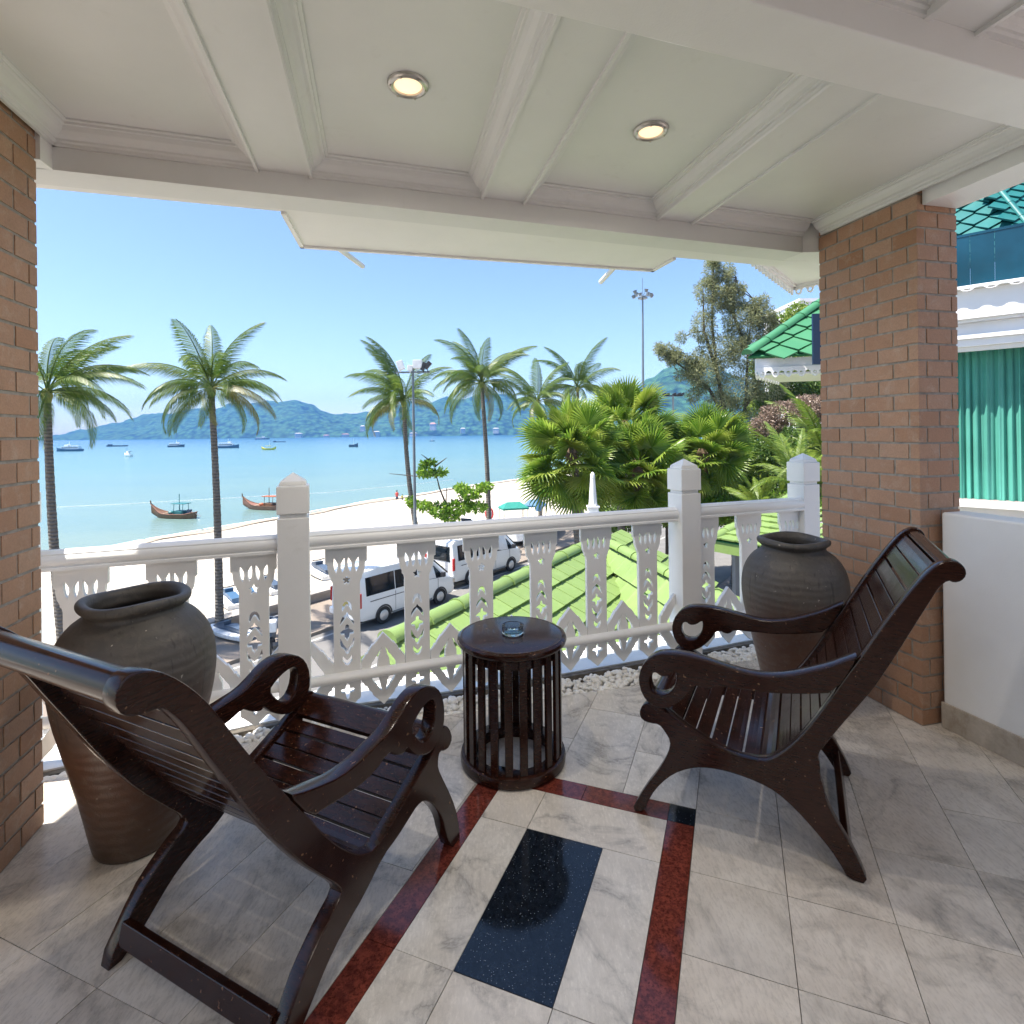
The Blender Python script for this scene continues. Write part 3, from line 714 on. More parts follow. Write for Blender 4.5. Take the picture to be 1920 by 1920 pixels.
# recessed ceiling lights
def downlight(c, label):
    r = root('ceiling_light', label, 'light', (c.x, c.y, ZC), group='recessed ceiling lights')
    ring = MB().lathe([(.052, .004), (.071, .004), (.071, -.006), (.067, -.012), (.057, -.015), (.050, -.011), (.048, -.004), (.048, .004)], 40, close=True); part('trim_ring', ring, M['steel'], r, True, world=False)
    g = MB().lathe([(.0485, -.003), (.045, -.007), (.026, -.010), (.001, -.011)], 32); part('lens', g, M['lamp_glow'], r, True, world=False)
    for k in range(6):
        a = k * pi / 3 + .3; part('screw', MB().lathe([(.004, -.014), (.004, -.0175), (.001, -.0185)], 8, (.061 * cos(a), .061 * sin(a), 0)), M['steel'], r, world=False)
    ld = bpy.data.lights.new('lamp', 'SPOT'); ld.energy = LAMP_W; ld.color = (1, .91, .81); ld.spot_size = radians(172); ld.spot_blend = 1.0; ld.shadow_soft_size = .04
    lo = bpy.data.objects.new('lamp', ld); COL.objects.link(lo); lo.parent = r; lo.location = (0, 0, -.05)
LAMP_W = 17.0
downlight(at(765, 158, ZC), 'glowing round recessed light in the ceiling bay left of centre')
downlight(at(1220, 244, ZC), 'glowing round recessed light in the ceiling bay nearer the right pier')
# fill lamps added out of view behind the camera to brighten the floor
for x, y, lab in ((-.95, -.7, 'added unseen fill light in the left bay behind the photographer'), (.35, -.9, 'added unseen fill light in the middle bay behind the photographer'), (1.55, -.5, 'added unseen fill light in the right bay behind the photographer')):
    downlight(Vector((x, y, ZC)), lab)

# house wall behind the camera with its glass doors
hw_ = root('house_wall', 'white house wall with glass doors behind the balcony', 'wall', (0, -2.6, 0))
for x0, x1 in ((-4.4, -3.4), (3.4, 4.2)): part('wall_body', MB().box(x0, x1, -2.8, -2.6, -.2, 2.66), M['render_white'], hw_)
part('lintel', MB().box(-3.4, 3.4, -2.8, -2.6, 2.2, 2.66), M['render_white'], hw_)
for k in range(7): part('glass_door', MB().box(-3.4 + .971 * k + .004, -3.4 + .971 * (k + 1) - .004, -2.72, -2.68, -.01, 2.2), M['car_glass'], hw_)

# ================================================================== plantation chairs
FRAME = [(0.054, 0.428), (0.117, 0.409), (0.169, 0.374), (0.221, 0.349), (0.278, 0.325), (0.335, 0.31), (0.382, 0.308), (0.436, 0.312), (0.475, 0.337), (0.514, 0.376), (0.552, 0.425), (0.59, 0.483), (0.627, 0.547), (0.675, 0.636), (0.728, 0.727), (0.756, 0.779), (0.79, 0.841), (0.823, 0.898), (0.85, 0.941), (0.877, 0.983), (0.908, 1.024), (0.934, 1.047), (0.957, 1.055), (0.977, 1.05), (0.991, 1.033), (0.993, 1.012), (0.981, 0.994), (0.964, 0.987), (0.949, 0.993), (0.928, 0.97), (0.908, 0.929), (0.881, 0.874), (0.854, 0.818), (0.827, 0.762), (0.794, 0.696), (0.755, 0.622), (0.715, 0.56), (0.673, 0.496), (0.638, 0.439), (0.601, 0.378), (0.61, 0.349), (0.609, 0.307), (0.621, 0.269), (0.626, 0.229), (0.656, 0.17), (0.69, 0.115), (0.718, 0.062), (0.741, 0.002), (0.684, 0.001), (0.664, 0.037), (0.635, 0.079), (0.59, 0.127), (0.538, 0.176), (0.48, 0.218), (0.42, 0.236), (0.352, 0.244), (0.293, 0.244), (0.235, 0.235), (0.19, 0.218), (0.137, 0.184), (0.09, 0.135), (0.05, 0.075), (0.024, 0.005), (-0.022, 0.001), (0.002, 0.053), (0.035, 0.111), (0.067, 0.16), (0.095, 0.207), (0.119, 0.26), (0.127, 0.302), (0.104, 0.335), (0.085, 0.354), (0.053, 0.35), (0.021, 0.355), (0.01, 0.38), (0.024, 0.415)]
ARM = [(0.009, 0.504), (0.02, 0.554), (0.044, 0.591), (0.076, 0.617), (0.111, 0.628), (0.172, 0.634), (0.246, 0.628), (0.317, 0.615), (0.386, 0.606), (0.452, 0.609), (0.517, 0.625), (0.579, 0.651), (0.64, 0.68), (0.687, 0.71), (0.724, 0.73), (0.654, 0.594), (0.579, 0.574), (0.516, 0.561), (0.452, 0.551), (0.385, 0.548), (0.316, 0.544), (0.288, 0.542), (0.266, 0.522), (0.245, 0.522), (0.23, 0.53), (0.208, 0.522), (0.197, 0.5), (0.17, 0.464), (0.132, 0.429), (0.093, 0.415), (0.054, 0.422), (0.024, 0.451)]
HOLE = [(0.064, 0.543), (0.053, 0.521), (0.053, 0.497), (0.063, 0.475), (0.086, 0.467), (0.117, 0.475), (0.139, 0.499), (0.151, 0.529), (0.152, 0.562), (0.143, 0.56), (0.126, 0.545), (0.106, 0.537), (0.091, 0.538), (0.078, 0.548)]
FRAME_L = [(0.123, 0.395), (0.179, 0.372), (0.245, 0.343), (0.307, 0.316), (0.353, 0.296), (0.395, 0.281), (0.428, 0.284), (0.478, 0.312), (0.533, 0.365), (0.576, 0.417), (0.616, 0.471), (0.644, 0.517), (0.714, 0.616), (0.764, 0.687), (0.807, 0.754), (0.848, 0.821), (0.886, 0.886), (0.918, 0.935), (0.96, 0.984), (1.004, 1.022), (1.041, 1.036), (1.064, 1.031), (1.078, 1.006), (1.075, 0.979), (1.056, 0.959), (1.028, 0.951), (1.007, 0.951), (0.993, 0.945), (0.969, 0.917), (0.936, 0.864), (0.897, 0.792), (0.859, 0.726), (0.814, 0.644), (0.765, 0.561), (0.682, 0.437), (0.615, 0.355), (0.55, 0.279), (0.543, 0.251), (0.596, 0.222), (0.646, 0.185), (0.686, 0.149), (0.785, 0.0), (0.722, 0.0), (0.62, 0.098), (0.575, 0.134), (0.512, 0.165), (0.462, 0.182), (0.376, 0.234), (0.308, 0.244), (0.247, 0.263), (0.208, 0.275), (0.174, 0.27), (0.133, 0.238), (0.091, 0.187), (0.062, 0.136), (0.048, 0.085), (0.012, 0.0), (-0.038, 0.0), (-0.049, 0.003), (-0.04, 0.061), (-0.017, 0.136), (0.022, 0.211), (0.059, 0.275), (0.087, 0.327), (0.086, 0.357), (0.075, 0.377), (0.046, 0.362), (0.015, 0.36), (-0.005, 0.38), (0.009, 0.417), (0.032, 0.443), (0.058, 0.451), (0.078, 0.443), (0.101, 0.41)]
NL = (12, 8)
ARM_L = [(0.716, 0.619), (0.676, 0.601), (0.623, 0.584), (0.547, 0.564), (0.473, 0.562), (0.413, 0.57), (0.348, 0.578), (0.301, 0.599), (0.252, 0.628), (0.2, 0.64), (0.146, 0.631), (0.089, 0.6), (0.056, 0.549), (0.047, 0.486), (0.063, 0.435), (0.108, 0.409), (0.151, 0.408), (0.191, 0.424), (0.23, 0.45), (0.252, 0.474), (0.263, 0.489), (0.272, 0.477), (0.303, 0.486), (0.332, 0.505), (0.349, 0.52), (0.414, 0.498), (0.474, 0.496), (0.548, 0.505), (0.599, 0.515), (0.645, 0.519)]
HOLE_L = [(0.126, 0.576), (0.168, 0.575), (0.212, 0.557), (0.239, 0.535), (0.216, 0.498), (0.177, 0.461), (0.143, 0.46), (0.117, 0.487), (0.106, 0.53), (0.112, 0.564)]

def resample(L, step):
    P = [Vector(p) for p in L]; d = [0]
    for a, b in zip(P, P[1:]): d.append(d[-1] + (b - a).length)
    n = int(d[-1] / step); out = []
    for i in range(n + 1):
        t_ = i * d[-1] / n; k = max(0, min(len(P) - 2, next((j for j in range(len(d) - 1) if d[j + 1] >= t_), len(P) - 2)))
        u = (t_ - d[k]) / max(1e-9, d[k + 1] - d[k]); out.append(P[k].lerp(P[k + 1], u))
    return out, d[-1]
def chair(label, org, ang, sg, w, FR_, AR_, HO_, TE_, SC_, cen_, PT, group='wooden plantation chairs'):
    r = root('plantation_chair', label, 'chair', org, ang, group)
    fr = FR_; arm = AR_; hole = HO_
    T = .042
    def plate(me, y):                                       # XY plate -> X, Z plane at lateral y
        me.transform(Matrix.Translation((0, y, 0)) @ Matrix.Rotation(pi / 2, 4, 'X')); return me
    for y in (T / 2, w - T / 2):
        a = plate(flat(chaikin(fr, 1), [], T, .004), sg * y); smooth(a, 35); link('side_frame', a, M['dark_wood'], r)
        b = plate(flat(chaikin(arm, 1), [chaikin(hole, 1)], .05, .005), sg * y); smooth(b, 35); link('armrest', b, M['dark_wood'], r)
    # slats along the curve of seat and back
    E_ = chaikin(TE_, 2, False)
    pts, L = resample(E_, .004)
    pos = []; q_ = .012
    while q_ + .055 < L: w_ = .0475 if q_ < L * .45 else .0555; pos.append((q_, w_)); q_ += w_ + .0065
    n = len(pos); y0, y1 = sorted((sg * (T - .004), sg * (w - T + .004)))
    for i in range(n):
        a = int(pos[i][0] / L * (len(pts) - 1)); b = int((pos[i][0] + pos[i][1]) / L * (len(pts) - 1)); b = min(b, len(pts) - 1)
        ks = [a, (2 * a + b) // 3, (a + 2 * b) // 3, b]; up = []; lo = []
        for k in ks:
            tg = (pts[min(k + 2, len(pts) - 1)] - pts[max(k - 2, 0)]).normalized(); nn = Vector((tg.y, -tg.x))  # towards the underside
            up.append(pts[k] + nn * .011); lo.append(pts[k] + nn * .028)
        ring = up + lo[::-1]
        mb = MB().hexa([(p.x, y0, p.y) for p in ring], [(p.x, y1, p.y) for p in ring])
        link('slat', mb.mesh('slat'), M['dark_wood'], r, bev=.002)
    # head roll
    sc = [Vector(p) for p in SC_]; cen = Vector(cen_)
    sc = [Vector(p) for p in chaikin([tuple(p) for p in sc], 2, False)]
    outer = [cen + (p - cen) * (1 - .008 / max(.02, (p - cen).length)) for p in sc]; inner = [cen + (p - cen) * (1 - .024 / max(.03, (p - cen).length)) for p in sc]
    ring = outer + inner[::-1]
    mb = MB().hexa([(p.x, y0, p.y) for p in ring], [(p.x, y1, p.y) for p in ring]); link('head_roll', mb.mesh('head_roll'), M['dark_wood'], r, True)
    # front roll
    kc = Vector(PT['knob']); mb = MB().tube([(kc.x, y0, kc.y), (kc.x, y1, kc.y)], .034, 20); link('front_roll', mb.mesh('front_roll'), M['dark_wood'], r, True)
    a_ = Vector(PT['fs'][0]); b_ = Vector(PT['fs'][1])
    ring = [(a_.x, a_.y + .0), (b_.x, b_.y), (b_.x - .004, b_.y - .016), (a_.x - .01, a_.y - .02)]
    mb = MB().hexa([(x, y0, z) for x, z in ring], [(x, y1, z) for x, z in ring]); link('front_slat', mb.mesh('front_slat'), M['dark_wood'], r)
    # apron and stretchers
    def bar(p, q, th, name):
        p = Vector(p); q = Vector(q); d = (q - p).normalized(); nn = Vector((-d.y, d.x)) * th / 2
        ring = [p - nn, q - nn, q + nn, p + nn]
        mb = MB().hexa([(v.x, y0, v.y) for v in ring], [(v.x, y1, v.y) for v in ring]); return link(name, mb.mesh(name), M['dark_wood'], r, bev=.003)
    bar(*PT['st'], .024, 'rear_stretcher'); bar(*PT['ap'], .022, 'front_apron'); bar(*PT['be'], .03, 'seat_bearer')
    return r
chair('dark brown slatted plantation chair at the right, seen from its side by the brick pier', (*at(1195, 1523, 0).to_2d(), 0), radians(-28.0), 1, .645, FRAME, ARM, HOLE, FRAME[1:25], FRAME[21:30], (.957, 1.012),
      dict(knob=(.055, .387), fs=((.075, .412), (.128, .388)), st=((.692, .045), (.678, .105)), ap=((.135, .26), (.150, .33)), be=((.42, .262), (.42, .298))))
chair('dark brown slatted plantation chair at the lower left, seen from behind its curved back', (*at(850, 1589, 0).to_2d(), 0), radians(244.5), -1, .66, FRAME_L, ARM_L, HOLE_L, FRAME_L[:20], FRAME_L[17:27], (1.03, .990),
      dict(knob=(.035, .402), fs=((.05, .436), (.118, .397)), st=((.735, .045), (.722, .103)), ap=((.125, .27), (.138, .335)), be=((.42, .232), (.42, .262))))

# ------------------------------------------------------------------ round slatted table and ashtray
tb = root('round_table', 'round dark wooden drum table with vertical slats between the two chairs', 'table', (-.012, 2.425, 0))
part('base_ring', MB().lathe([(.168, .0), (.222, .0), (.232, .008), (.234, .028), (.230, .045), (.218, .050), (.168, .050)], 64, close=True), M['dark_wood'], tb, True, world=False)
part('table_top', MB().lathe([(.18, .520), (.205, .516), (.225, .520), (.240, .530), (.243, .540), (.240, .550), (.226, .557), (.222, .556), (.214, .5575), (.0005, .5575)], 72), M['dark_wood'], tb, True, world=False)
part('upper_ring', MB().lathe([(.178, .478), (.205, .478), (.205, .519), (.178, .519)], 48, close=True), M['dark_wood'], tb, True, world=False)
sl = MB().obox((0, 0, 0), (.0075, 0, 0), (0, .0165, 0), (0, 0, .235)).mesh('slat')
for k in range(22):
    a = 2 * pi * k / 22 + .07
    o = link('slat', sl, M['dark_wood'], tb, loc=(.211 * cos(a), .211 * sin(a), .2835), rz=a); mo = o.modifiers.new('bevel', 'BEVEL'); mo.width = .002
ac = at(961.5, 1187, .5585); ac.z = .5585
r = root('ashtray', 'small round clear glass ashtray on the table top', 'ashtray', ac)
part('bowl', MB().lathe([(.002, .0), (.044, .0), (.0475, .004), (.0475, .036), (.0455, .038), (.0425, .036), (.041, .010), (.036, .007), (.002, .006)], 48), M['glass'], r, True, world=False)

# ------------------------------------------------------------------ big jars
JP = [(.02, .0), (.128, .0), (.136, .006), (.146, .05), (.166, .16), (.192, .28), (.220, .40), (.243, .50), (.254, .58), (.256, .63), (.249, .69), (.230, .745), (.198, .79), (.168, .812), (.153, .823), (.151, .834), (.160, .842), (.172, .852), (.176, .864), (.172, .876), (.158, .881), (.144, .876), (.137, .862), (.134, .84), (.138, .82), (.17, .79), (.21, .74), (.235, .65), (.235, .55), (.16, .2), (.1, .02), (.001, .015)]
def jar(label, x, y, rz, k=1.0):
    prof = chaikin(JP, 1, False)
    mb = MB().lathe(prof, 72)
    V = [Vector(v) for v in mb.v]
    mb.v = [tuple(v * (1 + .006 * sin(3 * math.atan2(v.y, v.x) + v.z * 5)) * k) for v in V]
    me = mb.mesh('large_jar'); smooth(me, 60)
    o = link('large_jar', me, M['jar_glaze'], None, loc=(x, y, 0), rz=rz); return tag(o, label, 'jar', 'large glazed jars')
jar('large brown glazed jar behind the left chair beside the left brick pier', -1.372, 1.975, .3)
jar('large brown glazed jar in the right corner in front of the brick pier', 1.475, 2.87, 2.1, 1.0)

# ================================================================== OUTSIDE: ground, road, beach, sea
ZS = -6.0                                                   # street level
HD = Vector((sin(radians(36.3)), cos(radians(36.3)))); HN = Vector((-HD.y, HD.x))      # street direction; HN towards the sea
WL0 = at(418, 1157, -5.55).to_2d()                          # a point on the sea wall
def sp(u, v): return WL0 + HD * u + HN * v
def sheet(name, u0, u1, v0, v1, z, mat, t=.3):
    mb = MB(); q = [sp(u0, v0), sp(u1, v0), sp(u1, v1), sp(u0, v1)]
    mb.hexa([(*p, z - t) for p in q], [(*p, z) for p in q]); return structure(name, mb, M[mat])
# land is everything on the near side of the sea wall
q = [sp(-300, -.0), sp(900, -.0), sp(900, -700), sp(-300, -500)]
mb = MB().hexa([(*p, ZS - 2) for p in q], [(*p, ZS - .012) for p in q]); structure('ground', mb, M['plaza'])
sheet('pavement', -60, 300, -3.6, -.35, ZS + .12, 'pavement', .5)
sheet('road', -60, 300, -14.0, -3.6, ZS, 'asphalt', .2)
for u0 in (-40,):
    sheet('road_line', -60, 300, -4.05, -3.93, ZS + .005, 'line_white', .004)
    sheet('road_line', -60, 300, -7.6, -7.48, ZS + .005, 'line_white', .004)
sw = root('sea_wall', 'low pale sea wall between pavement and beach', 'wall', (*sp(10, 0), ZS))
part('wall_body', MB().wall(sp(-60, -.35), sp(150, -.35), ZS - 1.5, ZS + .40, .35), M['sea_wall'], sw)
part('coping', MB().wall(sp(-60, -.46), sp(150, -.46), ZS + .40, ZS + .52, .6), M['sea_wall'], sw)
# shoreline
SHPX = [(118, 1052), (281, 1012), (394, 995), (517, 973), (590, 962), (677, 943.5), (761, 932), (845.6, 917), (900, 909), (958, 901)]
SH = [at(x, y, -7.3).to_2d() for x, y in SHPX]
SH = [SH[0] + (SH[0] - SH[1]).normalized() * 80, SH[0] + (SH[0] - SH[1]).normalized() * 20] + SH + [SH[-1] + (SH[-1] - SH[-2]).normalized() * k for k in (30, 70, 160, 400)]
def sand_strip():
    rows = 26; vs = []; fs = []
    P = []
    for i in range(len(SH) - 1):
        for k in range(6): P.append(SH[i].lerp(SH[i + 1], k / 6))
    P.append(SH[-1])
    for i, s in enumerate(P):
        u = (s - WL0).dot(HD); wv_ = sp(u, 0)
        if i == 0: wv_ = sp(u - 30, 0)
        for j in range(rows + 1):
            t_ = j / rows; ex = 1.0
            if t_ <= .85: p = wv_.lerp(s, t_ / .85); z = (ZS - .02) + (-7.3 - (ZS - .02)) * (t_ / .85) ** 1.5
            else:
                d = (s - wv_).normalized(); p = s + d * (t_ - .85) / .15 * 9; z = -7.3 - (t_ - .85) / .15 * 1.0
            z += .05 * noise.noise(Vector((p.x * .5, p.y * .5, 0))) * (1 if t_ < .8 else .4)
            vs.append((p.x, p.y, z))
        if i:
            for j in range(rows): a = (i - 1) * (rows + 1) + j; fs.append((a, a + 1, a + rows + 2, a + rows + 1))
    return MB().add(vs, fs)
o = structure('beach_sand', sand_strip(), M['sand'], True)
wsd = MB(); fo = MB()
for i in range(len(SH) - 1):
    for k in range(8):
        a = SH[i].lerp(SH[i + 1], k / 8); b = SH[i].lerp(SH[i + 1], (k + 1) / 8)
        d = (SH[i + 1] - SH[i]).normalized(); n = Vector((d.y, -d.x))
        wa1 = .7 + .5 * noise.noise(Vector((a.x * .15, a.y * .15, 2))); wb1 = .7 + .5 * noise.noise(Vector((b.x * .15, b.y * .15, 2)))
        wsd.add([(*(a + n * 1.8 * wa1), -7.14), (*(b + n * 1.8 * wb1), -7.14), (*(b - n * .5), -7.272), (*(a - n * .5), -7.272)], [(0, 1, 2, 3)])
        f1 = noise.noise(Vector((a.x * .2, a.y * .2, 5))) * 1.0; f2 = noise.noise(Vector((b.x * .2, b.y * .2, 5))) * 1.0
        fo.add([(*(a - n * (.7 + f1)), -7.283), (*(b - n * (.7 + f2)), -7.283), (*(b - n * (1.15 + f2 * .8)), -7.283), (*(a - n * (1.15 + f1 * .8)), -7.283)], [(0, 1, 2, 3)])
structure('wet_sand', wsd, M['wet_sand']); structure('wave_foam', fo, M['foam'])
mb = MB(); mb.add([(-6000, -200, -7.3), (6000, -200, -7.3), (9000, 9000, -7.3), (-9000, 9000, -7.3)], [(0, 1, 2, 3)]); structure('sea', mb, M['water'])

# ------------------------------------------------------------------ hills across the bay
def hill(name, ridge, D, depth, base, seed, nx=220, ny=26, amp=9, label=None):
    """ridge: list of (px, py) silhouette; D distance of the ridge line"""
    xs = [p[0] for p in ridge]; vs = []; fs = []
    for i in range(nx + 1):
        px = xs[0] + (xs[-1] - xs[0]) * i / nx
        k = max(j for j in range(len(ridge) - 1) if xs[j] <= px + 1e-6) if px < xs[-1] else len(ridge) - 2
        (x0, y0), (x1, y1) = ridge[k], ridge[k + 1]; u_ = (px - x0) / (x1 - x0); u_ = u_ * u_ * (3 - 2 * u_) * .5 + u_ * .5
        py = y0 + (y1 - y0) * u_
        top = aty(px, py, D); r_ = Vector((top.x, top.y)).normalized()
        for j in range(ny + 1):
            t_ = j / ny
            if t_ < .75: f = (t_ / .75); dist = -depth * (1 - f); h = base + (top.z - base) * (f ** .75 if top.z > base else f)
            else: f = (t_ - .75) / .25; dist = depth * .6 * f; h = top.z + (base - top.z) * f ** 1.5
            p = Vector((top.x, top.y)) + r_ * dist
            q = Vector((p.x * .006, p.y * .006, seed)); nz = noise.fractal(q, 1.0, 2.0, 5) * amp * 2.2 * min(1, max(0, (top.z - base) / 60)) * sin(pi * min(1, t_ * .66 + .05)) + noise.fractal(Vector((p.x * .05, p.y * .05, seed)), 1, 2, 3) * amp * .28 * (0 if t_ == 0 else 1)
            vs.append((p.x, p.y, max(h + nz, base - 2) if j else base - 2))
        if i:
            for j in range(ny): a = (i - 1) * (ny + 1) + j; fs.append((a, a + ny + 1, a + ny + 2, a + 1))
    m = MB().add(vs, fs)
    o = tag(link(name, m.mesh(name), M['hill_forest']), kind='structure'); smooth(o.data, 180); return o
hill('hills', [(60, 822), (110, 815), (150, 806), (175, 802), (215, 792), (250, 784), (300, 773), (345, 768), (400, 765), (440, 757), (500, 753), (535, 752), (560, 748), (585, 755), (605, 768), (632, 779), (660, 777), (700, 770), (740, 760), (765, 755), (800, 750), (830, 747), (865, 749), (890, 742), (915, 738), (945, 739), (985, 750), (1005, 757), (1060, 762), (1120, 770), (1200, 775), (1300, 770)], 2500, 420, -7.3, 1.0, amp=11)
hill('hills', [(1130, 800), (1165, 768), (1190, 735), (1215, 706), (1245, 688), (1285, 676), (1330, 680), (1370, 700), (1420, 720), (1500, 740), (1700, 760), (1900, 700), (2100, 640)], 1500, 420, -7.3, 8.0, 120, 24, 9)

# ================================================================== green tiled roofs below
def roof_tile_mesh(w, e, name):
    # local: x across, y down the slope, z out of the roof
    prof = [(-w / 2 + .002, .004), (-w * .30, .002), (w * .30, .004), (w * .40, .012), (w / 2 - .002, .010)]
    mb = MB(); n = len(prof); L = e * 1.12; t = .034
    up = [(x, 0, z + .0) for x, z in prof] + [(x, L, z + .046) for x, z in prof]
    lo = [(x, 0, z - .02) for x, z in prof] + [(x, L, z + .046 - t) for x, z in prof]
    vs = up + lo; fs = []
    for i in range(n - 1):
        fs += [(i, i + 1, n + i + 1, n + i), (2 * n + i, 2 * n + i + 1, 3 * n + i + 1, 3 * n + i)[::-1], (n + i, n + i + 1, 3 * n + i + 1, 3 * n + i), (i, i + 1, 2 * n + i + 1, 2 * n + i)[::-1]]
    fs += [(0, n, 3 * n, 2 * n), (n - 1, 2 * n - 1, 4 * n - 1, 3 * n - 1)[::-1]]
    return mb.add(vs, fs).mesh(name)
def diamond_tile_mesh(w, e):
    g = .016; t = .02
    up = [(0, -.0, .0), (w / 2 - g * .5, e, .018), (0, 2 * e - g, .036), (-w / 2 + g * .5, e, .018)]
    return MB().hexa([(x, y, z - t) for x, y, z in up], up).mesh('roof_tile')
def tiles_on(parent, o, ax, dn, nU, nV, w, e, me, mat, keep, stagger=.5, lift=.03):
    """o: start on the ridge; ax: unit vector along the courses; dn: unit vector down the slope"""
    nz = ax.cross(dn).normalized()
    if nz.z < 0: nz = -nz
    cnt = 0; xx = ax if ax.cross(dn).dot(nz) > 0 else -ax
    for v in range(nV):
        for u in range(-1, nU + 1):
            p = o + ax * ((u + .5 + (stagger if v % 2 else 0)) * w) + dn * (v * e)
            if not keep(p + dn * e * .5): continue
            ob = link('roof_tile', me, M[mat], parent)
            m = Matrix((xx, dn, nz)).transposed().to_4x4(); m.translation = p + nz * lift - wpos(parent)
            ob.matrix_local = m @ Matrix.Rotation(rnd.uniform(-.006, .006), 4, 'X') @ Matrix.Rotation(rnd.uniform(-.006, .006), 4, 'Y'); cnt += 1
    return cnt
def ridge_caps(parent, a, b, r, step, mat, lift=.02):
    a = Vector(a); b = Vector(b); d = (b - a); L = d.length; d.normalize(); n = max(1, round(L / step)); s = L / n
    side = d.cross(Vector((0, 0, 1))).normalized(); upv = side.cross(d).normalized()
    def ring(c, rr): return [c + side * rr * cos(t_) + upv * rr * .8 * sin(t_) for t_ in [pi * (k / 8) for k in range(9)]]
    for i in range(n):
        p = a + d * (s * i) + upv * lift; q = a + d * (s * (i + 1.06)) + upv * lift
        st = [(0, r * 1.16), (.05, r * 1.16), (.055, r * 1.02), (1, r)]
        mb = MB(); rings = []
        for t_, rr in st: rings.append(ring(p.lerp(q, t_), rr))
        vs = [v for g in rings for v in g]; fs = [(k * 9 + j_, k * 9 + j_ + 1, (k + 1) * 9 + j_ + 1, (k + 1) * 9 + j_) for k in range(3) for j_ in range(8)]
        fs += [tuple(range(9)), tuple(range(27, 36))[::-1]]
        part('ridge_cap', MB().add(vs, fs), M[mat], parent, True)
ZR = -.72
A0 = at(738, 1199, ZR); AP = at(1125, 1012, ZR); 
B1 = at(1395, 1150, ZR)
dA = (AP - A0); dA.z = 0; dA.normalize(); nA = Vector((dA.y, -dA.x, 0))
dB = (B1 - AP); dB.z = 0; dB.normalize(); nB = Vector((dB.y, -dB.x, 0))          # nB points to camera-left when walking towards the camera
if nB.x > 0: nB = -nB
vx = at(1176, 1180, -1.85)                                                          # a point of the valley
hA = (vx - A0).dot(nA); hB = (vx - AP).dot(nB)
tA = math.tan(radians(27)); tB = tA * hA / max(.1, hB)
tB = min(tB, 1.2)
lime = root('lime_tiled_roof', 'bright lime green tiled roof with two ridges just below the railing', 'roof', (AP.x, AP.y, ZR - 2))
def zA(p): return ZR - (Vector(p) - A0).dot(nA) * tA
def zB(p): return ZR - (Vector(p) - AP).dot(nB) * tB
dnA = Vector((nA.x, nA.y, -tA)).normalized(); dnB = Vector((nB.x, nB.y, -tB)).normalized()
LA = (AP - A0).length
tm = roof_tile_mesh(.36, .36, 'roof_tile')
def keepA(p): return zA(p) >= zB(p) - .06 or (p - AP).dot(nB) < -.1
def keepB(p): return zB(p) >= zA(p) - .04 and (p - B1).dot(dB) < .15
cA = tiles_on(lime, A0 + dnA * .02, dA, dnA, int(LA / .36) + 3, 9, .36, .36, tm, 'lime_tile', keepA)
cB = tiles_on(lime, AP + dnB * .02, dB, dnB, int((B1 - AP).length / .36) + 1, 7, .36, .36, tm, 'lime_tile', keepB)
ridge_caps(lime, A0 - dA * .1, AP + Vector((0, 0, .0)), .12, .62, 'lime_tile')
ridge_caps(lime, B1, AP, .12, .55, 'lime_tile')
vd = Vector((vx.x - AP.x, vx.y - AP.y, 0)); vz = zA(vx)
v1 = Vector((AP.x, AP.y, 0)) + vd * 1.25; v1.z = zA(v1)
ridge_caps(lime, v1, AP + Vector((0, 0, -.05)), .10, .55, 'lime_tile', .05)
# bed boards under the tiles, back slopes and walls
mb = MB(); e = 3.3
a = A0; b = AP + dA * .3
for p, q, dn_ in ((A0, AP, dnA), (AP, B1, dnB)):
    mb.add([p + Vector((0, 0, -.03)), q + Vector((0, 0, -.03)), q + dn_ * e + Vector((0, 0, -.03)), p + dn_ * e + Vector((0, 0, -.03))], [(0, 1, 2, 3)])
bA = Vector((-nA.x, -nA.y, -.6)).normalized(); bB = Vector((-nB.x, -nB.y, -.6)).normalized()
part('roof_bed', MB().hexa([A0 - Vector((0, 0, .06)), A0 + dnA * e - Vector((0, 0, .06)), AP + dnA * .9 * e - Vector((0, 0, .06)), AP - Vector((0, 0, .06))], [A0 - Vector((0, 0, .02)), A0 + dnA * e - Vector((0, 0, .02)), AP + dnA * .9 * e - Vector((0, 0, .02)), AP - Vector((0, 0, .02))]), M['tile_bed'], lime)
part('back_slope', MB().hexa([A0 - Vector((0, 0, .06)), AP - Vector((0, 0, .06)), AP + bA * 2.4, A0 + bA * 2.4], [A0, AP, AP + bA * 2.4 + Vector((0, 0, .05)), A0 + bA * 2.4 + Vector((0, 0, .05))]), M['lime_tile'], lime)
part('back_slope', MB().hexa([AP - Vector((0, 0, .06)), B1 - Vector((0, 0, .06)), B1 + bB * 2.4, AP + bB * 2.4], [AP, B1, B1 + bB * 2.4 + Vector((0, 0, .05)), AP + bB * 2.4 + Vector((0, 0, .05))]), M['lime_tile'], lime)
part('building_wall', MB().box(AP.x - 1.0, AP.x + 1.0, 6.6, AP.y - .6, ZS, -3.2), M['villa_wall'], lime)

